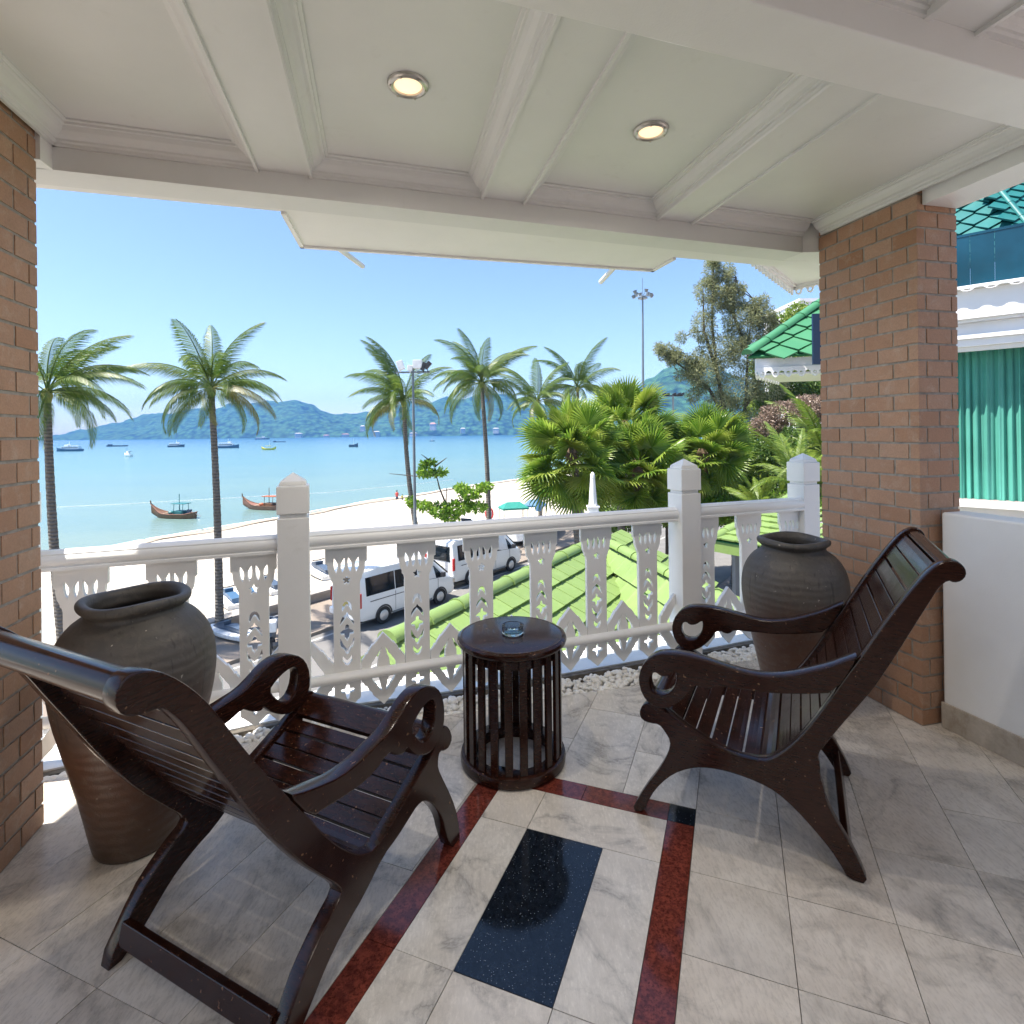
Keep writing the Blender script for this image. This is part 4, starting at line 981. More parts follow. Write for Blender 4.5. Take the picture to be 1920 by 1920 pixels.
# second, smaller roof to the right
def tri_roof(name, label, e0, e1, apex, w, ex, mat, bed, capr, soff, hip0=True, group=None):
    r = root(name, label, 'roof', (e0.x, e0.y, e0.z - .5), group=group)
    ax = (e1 - e0); ax.normalize(); nrm = (e1 - e0).cross(apex - e0).normalized()
    if nrm.z < 0: nrm = -nrm
    up = nrm.cross(ax).normalized()
    if up.z < 0: up = -up
    h = (apex - e0).dot(up); xa = (apex - e0).dot(ax); Lx = (e1 - e0).length
    tmm = diamond_tile_mesh(w, ex) if mat == 'green_tile' else roof_tile_mesh(w, ex, 'roof_tile')
    def keep(p):
        v = (p - e0).dot(up); u = (p - e0).dot(ax)
        if v < -.02: return False
        l = xa * v / h; rr = Lx + (xa - Lx) * v / h
        return l - .05 <= u <= rr + .02
    nV = int(h / ex) + 1
    tiles_on(r, e0 + up * (nV * ex), ax, -up, int(Lx / w) + 6, nV, w, ex, tmm, mat, keep)
    o_ = nrm * -.04
    part('roof_bed', MB().hexa([e0 + o_, e1 + o_, apex + o_], [e0 + o_ * .2, e1 + o_ * .2, apex + o_ * .2]), M[bed], r)
    ridge_caps(r, e0, apex, capr, .42, mat, .03)
    return r, ax, up
e0 = aty(1338, 1012, 12.0); e1 = at(1560, 1050, e0.z); ap = aty(1512, 918, 14.5)
r2, ax2, up2 = tri_roof('lime_tiled_roof', 'small lime green hipped roof seen past the third railing bay behind the jar', e0, e1, ap, .36, .36, 'lime_tile', 'tile_bed', .12, None)
mb = MB().wall((e0.x, e0.y), (e1.x, e1.y), e0.z - .26, e0.z - .03, .06); part('fascia', mb, M['lime_tile'], r2)
mb = MB().hexa([e0 + Vector((.1, .3, -.2)), e1 + Vector((.1, .3, -.2)), e1 + Vector((.6, 2, -.2)), e0 + Vector((.6, 2, -.2))], [e0 + Vector((.1, .3, -.15)), e1 + Vector((.1, .3, -.15)), e1 + Vector((.6, 2, -.15)), e0 + Vector((.6, 2, -.15))]); part('soffit', mb, M['villa_wall'], r2)
pp = aty(1383, 1040, 12.2); part('post', MB().box(pp.x - .09, pp.x + .09, pp.y - .09, pp.y + .09, ZS, e0.z - .2), M['grey_metal'], r2)
# green eave of the neighbouring wing
e0 = aty(1403, 668, 7.6); e1 = e0 + Vector((2.6, -.75, 0)); e1.z = e0.z; ap = aty(1560, 557, 8.4)
ap = e0 + (ap - e0) * 2.0
r3, ax3, up3 = tri_roof('green_tiled_eave', 'glossy green tiled roof corner with white lace trim left of the right pier', e0, e1, ap, .42, .20, 'green_tile', 'tile_bed', .085, None)
fd = (e1 - e0).normalized(); fn = Vector((fd.y, -fd.x, 0))
f0 = e0 + fd * .10 + Vector((0, 0, -.02)) - fn * .06
part('fascia', MB().wall((f0.x, f0.y), ((f0 + fd * 2.3).x, (f0 + fd * 2.3).y), e0.z - .20, e0.z - .035, .05), M['cornice_white'], r3)
def lace(L, pit, drop, amp, t=.02):
    """scalloped lace board: length L, pierced drops hanging below y=0"""
    n = max(1, int(L / pit)); s = L / n; out = [(0, 0)]; holes = []
    for i in range(n):
        x = i * s
        out += [(x + s * .02, -drop * .35), (x + s * .18, -drop * .45), (x + s * .3, -drop * .85), (x + s * .5, -drop), (x + s * .7, -drop * .85), (x + s * .82, -drop * .45), (x + s * .98, -drop * .35)]
        holes.append([(x + s * .5 + s * .17 * cos(a), -drop * .62 + drop * .2 * sin(a)) for a in [k * pi / 4 for k in range(8)]])
    out += [(L, 0)]
    return flat(out[::-1], holes, t)
def hang(me, name, mat, parent, p, d, z):
    o = link(name, me, M[mat], parent); a = math.atan2(d.y, d.x)
    o.matrix_local = Matrix.Translation(Vector((p.x, p.y, z)) - wpos(parent)) @ Matrix.Rotation(a, 4, 'Z') @ Matrix.Rotation(pi / 2, 4, 'X'); return o
hang(lace(2.3, .155, .15, 0), 'lace_trim', 'cornice_white', r3, f0 + fn * .03, fd, e0.z - .16)
sd = Vector((.62, .78, 0)).normalized()
mb = MB(); q = [f0 + Vector((0, 0, -.22)), f0 + fd * 2.3 + Vector((0, 0, -.22)), f0 + fd * 2.3 + sd * 1.4 + Vector((0, 0, -.22)), f0 + sd * 1.4 + Vector((0, 0, -.22))]
mb.hexa([p - Vector((0, 0, .03)) for p in q], q); part('soffit', mb, M['cornice_white'], r3)
hang(lace(1.4, .14, .12, 0), 'lace_trim', 'cornice_white', r3, f0, sd, e0.z - .20)
npn = aty(1524, 588, 7.0)
solo('navy_panel', MB().box(npn.x, npn.x + .6, 7.0, 7.03, aty(1524, 683, 7.0).z, npn.z), M['navy'], 'dark navy upright panel edge tucked behind the right brick pier', 'panel')
# upper eave with lace, left of the right pier
K = at(1487, 536, 2.72); K1 = at(1418, 482, 2.72); K2 = at(1600, 512, 2.72); K3 = at(1600, 470, 2.72)
ue = root('upper_eave', 'white roof eave corner fringed with pierced lace above the green roof', 'eave', (K.x, K.y, 2.6))
K1 = K + (K1 - K) * 1.6; q = [K, K1, at(1560, 440, 2.72), at(1640, 470, 2.72), K2]
part('soffit', MB().hexa([tuple(p) for p in q], [(p.x, p.y, p.z + .1) for p in q]), M['white_paint'], ue)
for a, b in ((K1, K), (K, K2)):
    d = (b - a).normalized(); L = (b - a).length
    hang(lace(L, .085, .085, 0, .016), 'lace_trim', 'white_paint', ue, a, d, 2.715)
    part('trim', MB().wall((a.x, a.y), (b.x, b.y), 2.70, 2.84, -.03), M['white_paint'], ue)

# ================================================================== neighbouring building on the right
GD = Vector((.735, -.678)).normalized()
r_ = ray(1797, 800); G0 = Vector((r_[0] * 6.2, 6.2))
def gp(px, py):
    r = ray(px, py); A_ = Matrix(((r[0], -GD.x), (1.0, -GD.y))); t_, s_ = A_.inverted() @ G0
    return s_, H + r[2] * t_
GN = Vector((GD.y, -GD.x))                                   # towards the camera side
if GN.y > 0: GN = -GN
def gq(s, n=0.0): return G0 + GD * s + GN * n
nb = root('neighbour_building', 'white neighbouring building with teal curtains and green tiled roof at the right edge', 'building', (*gq(1.0), ZS))
zc = gp(1797, 652)[1]; zb = gp(1797, 944)[1]; zt = gp(1797, 548)[1]; zg = gp(1797, 452)[1]
def gwall(s0, s1, z0, z1, n, t, name, mat, bev=0): 
    a = gq(s0, n); b = gq(s1, n); part(name, MB().wall((b.x, b.y), (a.x, a.y), z0, z1, -abs(t)) if False else MB().hexa([(*gq(s0, n), z0), (*gq(s1, n), z0), (*gq(s1, n - t), z0), (*gq(s0, n - t), z0)], [(*gq(s0, n), z1), (*gq(s1, n), z1), (*gq(s1, n - t), z1), (*gq(s0, n - t), z1)]), M[mat], nb, bev=bev)
gwall(-1.2, 3.5, ZS, zb - .02, .0, .5, 'wall', 'render_white'); gwall(-1.2, 3.5, zb - .02, zb + .03, .12, .3, 'sill', 'render_white')
gwall(-1.2, 3.5, zc, zt, -.10, .5, 'wall', 'cornice_white')
hh = zt - zc
for z0, z1, n in ((0, .13, .05), (.13, .2, .08), (.2, .42, .02), (.42, .47, .10), (.47, .98, .14), (.98, 1.03, .2)): gwall(-1.2, 3.5, zc + hh * z0, zc + hh * z1 - .002, n, .25, 'cornice', 'cornice_white')
gwall(-1.2, 3.5, zb + .03, zc, -.6, .1, 'inner_wall', 'render_white')
# curtain: folded cloth
vs = []; fs = []; nn_ = 420
for i in range(nn_ + 1):
    s = -1.1 + 4.2 * i / nn_; ph = s * 78 + 2.2 * sin(s * 11)
    for k, z in enumerate((zb + .04, zb + .4 * (zc - zb), zb + .75 * (zc - zb), zc - .01)):
        off = -.22 + (.028 * sin(ph + .25 * k) + .012 * sin(ph * 2.3)) * (1.0, .9, .75, .5)[k]
        p = gq(s, off); vs.append((p.x, p.y, z))
for i in range(nn_):
    for k in range(3): a = i * 4 + k; fs.append((a, a + 4, a + 5, a + 1))
part('curtain', MB().add(vs, fs), M['curtain'], nb, True)
for s in (-1.1, .95, 2.6): gwall(s, s + .05, zb + .03, zc, .0, .06, 'window_frame', 'cornice_white')
gwall(-1.2, 3.5, zc - .05, zc - .002, .0, .06, 'window_frame', 'cornice_white')
for k in range(14):
    s = -.9 + k * .205 + .03 * (k % 3 == 1); gwall(s, s + .203 - .03 * (k % 3 == 1) + .03 * (k % 3 == 0), zt + .03, zg, .12, .012, 'glass_panel', 'dark_teal_glass')
gwall(-1.2, 3.5, zt + .0, zt + .03, .16, .06, 'glass_channel', 'cornice_white'); gwall(-.9, 1.98, zg + .001, zg + .03, .125, .03, 'handrail', 'dark_teal_glass')
hangL = lace(3.2, .2, .055, 0)
hang(hangL, 'lace_trim', 'cornice_white', nb, gq(-.6, .205), GD, zt + .012)
# tiled roof behind the glass
q0 = gq(-.9, -.05); e0 = Vector((q0.x, q0.y, zg - .25)); q1 = gq(2.2, -.05); e1 = Vector((q1.x, q1.y, zg - .25))
axn = Vector((GD.x, GD.y, 0)); upn = (Vector((-GN.x, -GN.y, 0)) * cos(radians(52)) + Vector((0, 0, sin(radians(52))))).normalized()
hipx = gp(1893, 440)[0] + .14; topz = gp(1868, 345)
tmt = diamond_tile_mesh(.26, .13)
def keep(p):
    v = (p - e0).dot(upn); u = (p - e0).dot(axn) - .9
    return 0 <= v < 1.55 and u < hipx - (v - .35) * .28
tiles_on(nb, e0 + upn * 1.52, axn, -upn, 13, 12, .26, .13, tmt, 'teal_tile', keep, lift=.01)
o_ = upn.cross(axn).normalized() * .03
if o_.z > 0: o_ = -o_
part('roof_bed', MB().hexa([e0 + o_, e0 + axn * (hipx + 1.0) + o_, e0 + axn * (hipx + .65) + upn * 1.52 + o_, e0 + upn * 1.52 + o_], [e0 + o_ * .4, e0 + axn * (hipx + 1.0) + o_ * .4, e0 + axn * (hipx + .65) + upn * 1.52 + o_ * .4, e0 + upn * 1.52 + o_ * .4]), M['teal_bed'], nb)
ha = e0 + axn * (hipx + .9 + .04 + .1); hb = e0 + axn * (hipx + .9 - (1.5 - .35) * .28) + upn * 1.5
ridge_caps(nb, ha, hb, .032, .3, 'teal_tile', .03)
side_ax = (axn * .8 + Vector((-GN.x, -GN.y, 0)) * .6).normalized()
part('roof_bed', MB().hexa([ha + o_ * 2, ha + side_ax * 2 + o_ * 2, hb + side_ax * 2 + o_ * 2, hb + o_ * 2], [ha + o_, ha + side_ax * 2 + o_, hb + side_ax * 2 + o_, hb + o_]), M['teal_bed'], nb)
e2_ = ha + Vector((0, 0, -.02)); up2_ = (hb - ha).normalized()
tiles_on(nb, hb, side_ax, -up2_, 6, 12, .26, .13, tmt, 'green_tile', lambda p: True, lift=.0)

# ================================================================== coconut palms
def frond_mesh(L, droop, seed, nl=84, leaf=.80, wid=.032, name='frond', hang_=.8):
    rs_ = random.Random(seed); mb = MB(); pts = []
    N = 14
    for i in range(N + 1):
        t_ = i / N; a = droop * t_ ** 1.5
        pts.append((L * t_, a))
    P = [Vector((0, 0, 0))]; ang = 0
    for i in range(N):
        a = -droop * ((i + .5) / N) ** 1.3; P.append(P[-1] + Vector((cos(a), 0, sin(a))) * L / N)
    sway = rs_.uniform(-.25, .25)
    P = [p + Vector((0, sway * (i / N) ** 2 * L * .3, 0)) for i, p in enumerate(P)]
    mb.tube(P, [.026 * (1 - i / (N + 1)) + .004 for i in range(N + 1)], 4)
    for k in range(nl):
        t_ = .14 + .86 * k / (nl - 1); f = t_ * N; i = min(N - 1, int(f)); p = P[i].lerp(P[i + 1], f - i); d = (P[i + 1] - P[i]).normalized()
        lf = leaf * (sin(pi * min(1, .16 + t_ * .8)) ** .6) * rs_.uniform(.85, 1.1)
        for sg in (-1, 1):
            side = Vector((0, sg, 0)); upv = side.cross(d) * sg; 
            dr = (d * (.55 + .5 * t_) + side * (1.0 - .3 * t_) + Vector((0, 0, -.25 * hang_ - rs_.uniform(0, .3)))).normalized()
            m_ = p + dr * lf * .5; dr2 = (dr + Vector((0, 0, -.7 * hang_ - rs_.uniform(0, .5)))).normalized(); e_ = m_ + dr2 * lf * .5
            wv2 = d * wid * .5
            mb.add([p - wv2 * .5, p + wv2 * .5, m_ + wv2, m_ - wv2, e_], [(0, 1, 2, 3), (3, 2, 4)])
    me = mb.mesh(name); return me
FR = [frond_mesh(3.1, d, i, hang_=h) for i, (d, h) in enumerate(((.95, 1.5), (1.35, 1.9), (1.7, 2.2), (2.0, 2.3)))]
FRD = [m.copy() for m in FR]
for m in FRD: m.name = 'frond'
def palm(label, crown, base, R, seed, n=20, trunk_r=.14, meshes=FR, lo=-12, hi=85, bend=.3, lean=None, mat='coco_leaf', group='coconut palms', nuts=True, cat='palm tree', wind=(0, 0)):
    rs_ = random.Random(seed); crown = Vector(crown); base = Vector(base)
    r = root('coconut_palm' if cat == 'palm tree' and mat == 'coco_leaf' else 'areca_palm', label, cat, base, group=group)
    P = []
    for i in range(61):
        t_ = i / 60; p = base.lerp(crown, t_) + Vector((lean or .25, 0, 0)) * sin(pi * t_) * bend; P.append(p)
    rad = [trunk_r * (1.0 + .4 * max(0, 1 - i / 5) - .32 * i / 60) * (1 + .07 * (i % 2) + .05 * noise.noise(Vector((i * .7, seed, 0)))) for i in range(61)]
    part('trunk', MB().tube(P, rad, 12), M['palm_trunk'], r, True)
    sc = R / 3.1
    for k in range(n):
        t_ = (k + .5) / n; el = radians(hi + (lo - hi) * t_ ** .85 + rs_.uniform(-14, 14)); az = k * 2.39996 + rs_.uniform(-.6, .6)
        mi = min(3, int(t_ * 3.4 + rs_.uniform(0, .9)))
        o = link('frond', meshes[mi], None, r)
        if len(meshes[mi].materials) == 0: meshes[mi].materials.append(M[mat])
        s = sc * rs_.uniform(.88, 1.12) * (1.15 if t_ < .38 else .95)
        d = Vector((cos(az) * cos(el) + wind[0], sin(az) * cos(el) + wind[1], sin(el))).normalized()
        side = Vector((0, 0, 1)).cross(d)
        side = side.normalized() if side.length > .05 else Vector((-sin(az), cos(az), 0))
        m = Matrix((d, side, d.cross(side))).transposed().to_4x4() @ Matrix.Rotation(rs_.uniform(-.5, .5), 4, 'X')
        m = m @ Matrix.Scale(s, 4); m.translation = crown + d * .06 - base; o.matrix_local = m
        if t_ > .8 and rs_.random() < .45 and mat == 'coco_leaf': o.material_slots[0].link = 'OBJECT'; o.material_slots[0].material = M['coco_leaf_dry']
    part('crown_shaft', MB().tube([crown - Vector((0, 0, .35)), crown - Vector((0, 0, .1)), crown + Vector((0, 0, .15))], [trunk_r * .75, trunk_r * 1.15, trunk_r * .5], 10), M['palm_stem'] if nuts else M['fibre'], r, True)
    return r
def pz(px, py, d): return aty(px, py, d)
palm('tall coconut palm partly hidden by the left brick pier', pz(88, 736, 18), (*pz(117, 900, 18).to_2d(), ZS), 2.7, 3, 24, .15, bend=-.4, wind=(.25, 0))
palm('tall coconut palm standing alone in front of the bay, second from left', pz(396, 728, 20.5), (*pz(412, 1190, 20.5).to_2d(), ZS), 2.75, 11, 26, .145, bend=.25, wind=(.05, 0))
palm('leaning coconut palm behind the twin floodlight pole', pz(757, 752, 32), (*pz(792, 1030, 32).to_2d(), ZS - .2), 3.4, 5, 26, .16, bend=-.9, wind=(-.15, 0))
palm('straight coconut palm with the full round crown right of the floodlight pole', pz(903, 718, 36), (*pz(918, 1010, 36).to_2d(), ZS - .2), 3.7, 23, 28, .17, bend=.35)
palm('short dark coconut palm just left of the fan palms', pz(1008, 752, 46), (*pz(1012, 960, 46).to_2d(), ZS - .2), 3.7, 8, 22, .17)
palm('coconut palm with upright fronds rising behind the fan palms', pz(1083, 728, 48), (*pz(1088, 960, 48).to_2d(), ZS - .2), 4.0, 9, 20, .17, hi=88, lo=-10)
FA = [frond_mesh(3.1, d, 20 + i, 44, .6, .06, hang_=.5) for i, d in enumerate((.6, .9, 1.2, 1.5))]
for i, (px, py, d, R, lab) in enumerate(((1492, 905, 19, 1.9, 'yellow green feathery palm beside the last white railing post'), (1425, 955, 19, 1.3, 'low yellow green feathery palm under the wispy tree'), (1545, 850, 22, 2.8, 'feathery palm half hidden behind the right brick pier'), (1395, 905, 26, 2.0, 'small feathery palm among the bushes behind the fan palms'))):
    palm(lab, pz(px, py, d), (*pz(px, py, d).to_2d(), ZS), R, 40 + i, 22, .07, FA, 5, 80, mat='areca_leaf', group='feathery garden palms', nuts=False)

# ------------------------------------------------------------------ fan palms
def fan_leaf(seed, R=.88, pet=.95, spread=4.5, n=34):
    rs_ = random.Random(seed); mb = MB()
    P = [Vector((pet * t_, 0, -.10 * pet * t_ * t_)) for t_ in (0, .25, .5, .75, 1)]
    mb.tube(P, [.018, .014, .012, .010, .008], 4); hub = P[-1]
    for i in range(n):
        a = -spread / 2 + spread * (i + .5) / n; L = R * (.80 + .20 * cos(a * .8)) * rs_.uniform(.93, 1.04)
        d = Vector((cos(a), sin(a), .18 * cos(a * 1.5))).normalized(); s = Vector((-sin(a), cos(a), 0)); w = R * .034
        sag = rs_.uniform(.0, .13)
        p1 = hub + d * L * .50; p2 = hub + d * L * .82 + Vector((0, 0, -.02 * L - sag * .25 * L)); p3 = hub + d * L + Vector((0, 0, -.06 * L - sag * L))
        up = Vector((0, 0, .018))
        mb.add([hub, p1 - s * w - up, p1 + up, p1 + s * w - up, p2 - s * w * .6, p2 + s * w * .6, p3], [(0, 1, 2), (0, 2, 3), (1, 4, 2), (2, 4, 5), (2, 5, 3), (4, 6, 5)])
    return mb.mesh('fan_leaf')
FL = [fan_leaf(i) for i in range(4)]
for m in FL: m.materials.append(M['fan_leaf'])
def fanpalm(label, crown, base, R, seed, n=44, tr=.15, rough_trunk=False):
    rs_ = random.Random(seed); crown = Vector(crown); base = Vector(base)
    r = root('fan_palm', label, 'palm tree', base, group='fan palms')
    P = [base.lerp(crown, i / 8) + Vector((.12 * sin(i), .1 * sin(i * 1.7), 0)) * (0 if i in (0, 8) else .6) for i in range(9)]
    part('trunk', MB().tube(P, [tr * 1.25] + [tr] * 6 + [tr * .9, tr * .8], 12), M['fibre' if rough_trunk else 'palm_trunk'], r, True)
    part('leaf_bases', MB().tube([crown - Vector((0, 0, .7)), crown - Vector((0, 0, .25)), crown + Vector((0, 0, .1))], [tr * 1.1, tr * 1.9, tr * .6], 12), M['fibre'], r, True)
    for k in range(n):
        t_ = (k + .5) / n; el = radians(84 - 135 * t_ ** .9 + rs_.uniform(-8, 8)); az = k * 2.39996 + rs_.uniform(-.3, .3)
        o = link('fan_leaf', FL[k % 4], None, r); s = R / 1.75 * rs_.uniform(.85, 1.08) * (.85 if t_ < .2 else 1)
        d = Vector((cos(az) * cos(el), sin(az) * cos(el), sin(el))); side = Vector((-sin(az), cos(az), 0))
        m = Matrix((d, side, d.cross(side))).transposed().to_4x4() @ Matrix.Rotation(rs_.uniform(-.9, .9), 4, 'X') @ Matrix.Rotation(rs_.uniform(-.2, .7), 4, 'Y') @ Matrix.Scale(s, 4)
        m.translation = crown - Vector((0, 0, .35 * t_)) - base; o.matrix_local = m
        if rs_.random() < .38: o.material_slots[0].link = 'OBJECT'; o.material_slots[0].material = M['fan_leaf_yellow']
for i, (px, py, d, R, bx, n, rt, lab) in enumerate((
        (1072, 836, 19, 2.25, 1103, 74, 0, 'largest fan palm of the group, leftmost beside the beach'),
        (1172, 792, 22, 2.3, 1160, 66, 0, 'tallest fan palm of the group with upright dark top leaves'),
        (1195, 862, 20, 2.1, 1197, 64, 1, 'fan palm with shaggy brown trunk left of the second railing post'),
        (1318, 838, 22, 2.1, 1325, 64, 1, 'fan palm right of the second railing post'),
        (1262, 880, 24, 2.3, 1262, 56, 1, 'low fan palm directly behind the second railing post'),
        (1372, 895, 26, 2.1, 1375, 50, 0, 'shaded fan palm at the right end of the group'))):
    fanpalm(lab, pz(px, py, d), (*pz(bx, 1000, d).to_2d(), ZS), R, 60 + i, n, .15, bool(rt))

# ------------------------------------------------------------------ leafy trees and bushes
RS = np.random.RandomState(11)
def branch_tree(name, label, stems, trunk_r, clumps, n, size, mat, elong=1.6, cat='tree', group=None, twigs=0, loc=None):
    b = Vector(loc if loc is not None else stems[0][0])
    r = root(name, label, cat, b, group=group)
    mb = MB()
    for k, st in enumerate(stems): mb.tube(st, [max(.012, trunk_r * (1 if k == 0 else .55) * (1 - .8 * i / max(1, len(st) - 1))) for i in range(len(st))], 8)
    cl = list(clumps)
    if twigs:
        tw = MB()
        allp = [p for st in stems[1:] for p in st[1:]] + [stems[0][-1]]
        for _ in range(twigs):
            p = Vector(rnd.choice(allp)); c = Vector(rnd.choice(clumps)[0])
            q = p.lerp(c, rnd.uniform(.5, 1.0)) + Vector((rnd.uniform(-.5, .5), rnd.uniform(-.4, .4), rnd.uniform(-.1, .6)))
            if (q - p).length > 1.7: continue
            mid = p.lerp(q, .5) + Vector((0, 0, rnd.uniform(-.1, .25))); tw.tube([p, mid, q], [.03, .018, .007], 5, False)
            if twigs > 30: cl.append((tuple(q), (.28, .28, .34))); cl.append((tuple(mid), (.2, .2, .22)))
        part('twigs', tw, M['bark'], r)
    part('trunk', mb, M['bark'], r, True)
    V = leafcloud(RS, cl, n, size, elong); me = quads_mesh('crown', V, b)
    link('crown', me, M[mat], r); return r
def cl(px, py, d, rx, rz, ry=None): p = pz(px, py, d); return (tuple(p), (rx, ry or rx, rz))
# wispy casuarina
d = 30
st = [[Vector((*pz(1392, 1000, d).to_2d(), ZS)), pz(1388, 920, d), pz(1378, 850, d), pz(1362, 790, d), pz(1345, 700, d), pz(1335, 610, d), pz(1338, 490, d)],
      [pz(1378, 850, d), pz(1398, 760, d), pz(1402, 660, d), pz(1412, 560, d)], [pz(1362, 790, d), pz(1330, 730, d), pz(1290, 695, d), pz(1245, 665, d)],
      [pz(1398, 760, d), pz(1440, 690, d), pz(1470, 610, d)], [pz(1345, 700, d), pz(1320, 620, d), pz(1318, 540, d)], [pz(1402, 660, d), pz(1375, 590, d), pz(1380, 520, d)]]
C = [cl(*a) for a in ((1335, 505, d, .35, .5), (1325, 545, d, .5, .6), (1360, 560, d, .6, .6), (1320, 610, d, .5, .7), (1390, 600, d, .8, .7), (1425, 590, d, .6, .5), (1450, 640, d, .7, .7), (1400, 660, d, .9, .8), (1350, 660, d, .8, .8), (1320, 700, d, .8, .6), (1270, 672, d, .5, .25), (1245, 668, d, .25, .15), (1300, 695, d, .5, .4), (1380, 730, d, .9, .8), (1440, 720, d, .8, .7), (1350, 760, d, .7, .6), (1400, 800, d, .7, .8), (1300, 740, d, .3, .3))]
branch_tree('casuarina_tree', 'tall wispy brownish feathery tree rising left of the green eave', st, .22, [(c, tuple(x * 1.35 for x in r)) for c, r in C], 62000, .046, 'feathery_leaf', 4.2, twigs=240)
d = 34
branch_tree('yellow_green_tree', 'yellow green leafy tree behind the wispy tree and the green eave', [[Vector((*pz(1470, 900, d).to_2d(), ZS)), pz(1472, 800, d), pz(1480, 690, d)]], .2, [cl(1470, 610, d, .9, .8), cl(1498, 590, d, .8, .8), cl(1447, 655, d, .8, .8), cl(1425, 690, d, .7, .7), cl(1500, 680, d, 1.4, 1.0), cl(1450, 700, d, 1.3, 1.0), cl(1515, 600, d, 1.0, .9), cl(1430, 760, d, 1.2, .9)], 12000, .13, 'areca_leaf', 1.5)
d = 31
branch_tree('dark_tree', 'dark green tree below the lace trimmed green eave', [[Vector((*pz(1500, 900, d).to_2d(), ZS)), pz(1500, 820, d), pz(1500, 750, d)]], .2, [cl(1500, 725, d, 1.6, .7), cl(1540, 740, d, 1.8, .8), cl(1450, 755, d, 1.0, .6)], 12000, .12, 'bush_leaf', 1.5)
d = 24
branch_tree('dry_pink_bush', 'pinkish brown flowering bush mound behind the feathery palms', [[Vector((*pz(1500, 900, d).to_2d(), ZS)), pz(1500, 850, d), pz(1500, 800, d)]], .1, [cl(1470, 775, d, 1.0, .55), cl(1520, 765, d, 1.1, .6), cl(1550, 790, d, 1.2, .8), cl(1435, 800, d, .7, .5)], 14000, .085, 'dry_bush_leaf', 1.3, 'bush')
d = 23
branch_tree('garden_bush', 'bright green bush mass under the wispy tree', [[Vector((*pz(1440, 980, d).to_2d(), ZS)), pz(1440, 930, d), pz(1440, 880, d)]], .1, [cl(1420, 850, d, .9, .6), cl(1465, 840, d, 1.0, .6), cl(1510, 870, d, 1.2, .8), cl(1440, 900, d, 1.1, .9), cl(1540, 930, d, 1.2, 1.0), cl(1400, 930, d, .8, .8)], 15000, .10, 'bush_leaf', 1.5, 'bush')
d = 27
branch_tree('garden_bush', 'dark green shrubbery filling the gaps between the fan palm trunks', [[Vector((*pz(1250, 1000, d).to_2d(), ZS)), pz(1250, 960, d), pz(1250, 920, d)]], .1, [cl(1190, 950, d, 1.0, .9), cl(1240, 940, d, 1.3, 1.2), cl(1300, 930, d, 1.5, 1.3), cl(1350, 940, d, 1.4, 1.2), cl(1160, 975, d, .8, .7), cl(1400, 960, d, 1.2, 1.0)], 20000, .12, 'bush_leaf', 1.6, 'bush')
d = 21
branch_tree('garden_bush', 'low leafy bush row just above the right railing bay', [[Vector((*pz(1400, 1000, d).to_2d(), ZS)), pz(1400, 975, d), pz(1400, 955, d)]], .08, [cl(1345, 955, d, .7, .5), cl(1395, 960, d, .8, .6), cl(1450, 955, d, .9, .6), cl(1500, 950, d, .9, .6)], 9000, .10, 'bright_leaf', 1.8, 'bush')
d = 29
branch_tree('garden_tree', 'broad mid green tree mass behind the pinkish bushes', [[Vector((*pz(1480, 1000, d).to_2d(), ZS)), pz(1480, 930, d), pz(1480, 880, d)]], .15, [cl(1430, 830, d, 1.5, 1.2), cl(1490, 840, d, 1.7, 1.3), cl(1550, 850, d, 1.7, 1.4), cl(1390, 870, d, 1.3, 1.2), cl(1460, 920, d, 1.8, 1.2), cl(1530, 930, d, 1.8, 1.3)], 26000, .13, 'bush_leaf', 1.5)
d = 28
branch_tree('garden_bush', 'deep green shrub wall behind the leftmost fan palm trunks', [[Vector((*pz(1200, 1000, d).to_2d(), ZS)), pz(1200, 960, d), pz(1200, 900, d)]], .1, [cl(1180, 900, d, 1.2, 1.3), cl(1235, 880, d, 1.4, 1.4), cl(1300, 890, d, 1.5, 1.4), cl(1150, 960, d, .9, .9), cl(1360, 900, d, 1.4, 1.4), cl(1270, 950, d, 1.6, 1.0)], 24000, .13, 'bush_leaf', 1.6, 'bush')
# young almond tree by the road
d = 30
st = [[Vector((*pz(829, 1060, d).to_2d(), ZS)), pz(832, 1010, d), pz(836, 960, d), pz(837, 915, d)], [pz(836, 945, d), pz(824, 915, d), pz(818, 890, d), pz(812, 868, d)], [pz(836, 950, d), pz(870, 935, d), pz(915, 912, d)], [pz(836, 955, d), pz(800, 945, d)], [pz(818, 890, d), pz(780, 893, d), pz(730, 888, d)], [pz(812, 868, d), pz(790, 852, d)], [pz(815, 875, d), pz(838, 858, d)]]
C = [cl(*a) for a in ((795, 948, d, .45, .22), (825, 955, d, .6, .35), (860, 950, d, .7, .35), (895, 950, d, .55, .25), (880, 925, d, .6, .3), (910, 912, d, .4, .2), (865, 915, d, .4, .2), (800, 885, d, .5, .22), (825, 885, d, .3, .2), (808, 866, d, .3, .15), (795, 870, d, .25, .1), (770, 940, d, .25, .2), (845, 968, d, .5, .2))]
branch_tree('almond_tree', 'young broad leaved tree with bright green tiers beside the floodlight pole', st, .10, C, 3000, .17, 'bright_leaf', 1.5)

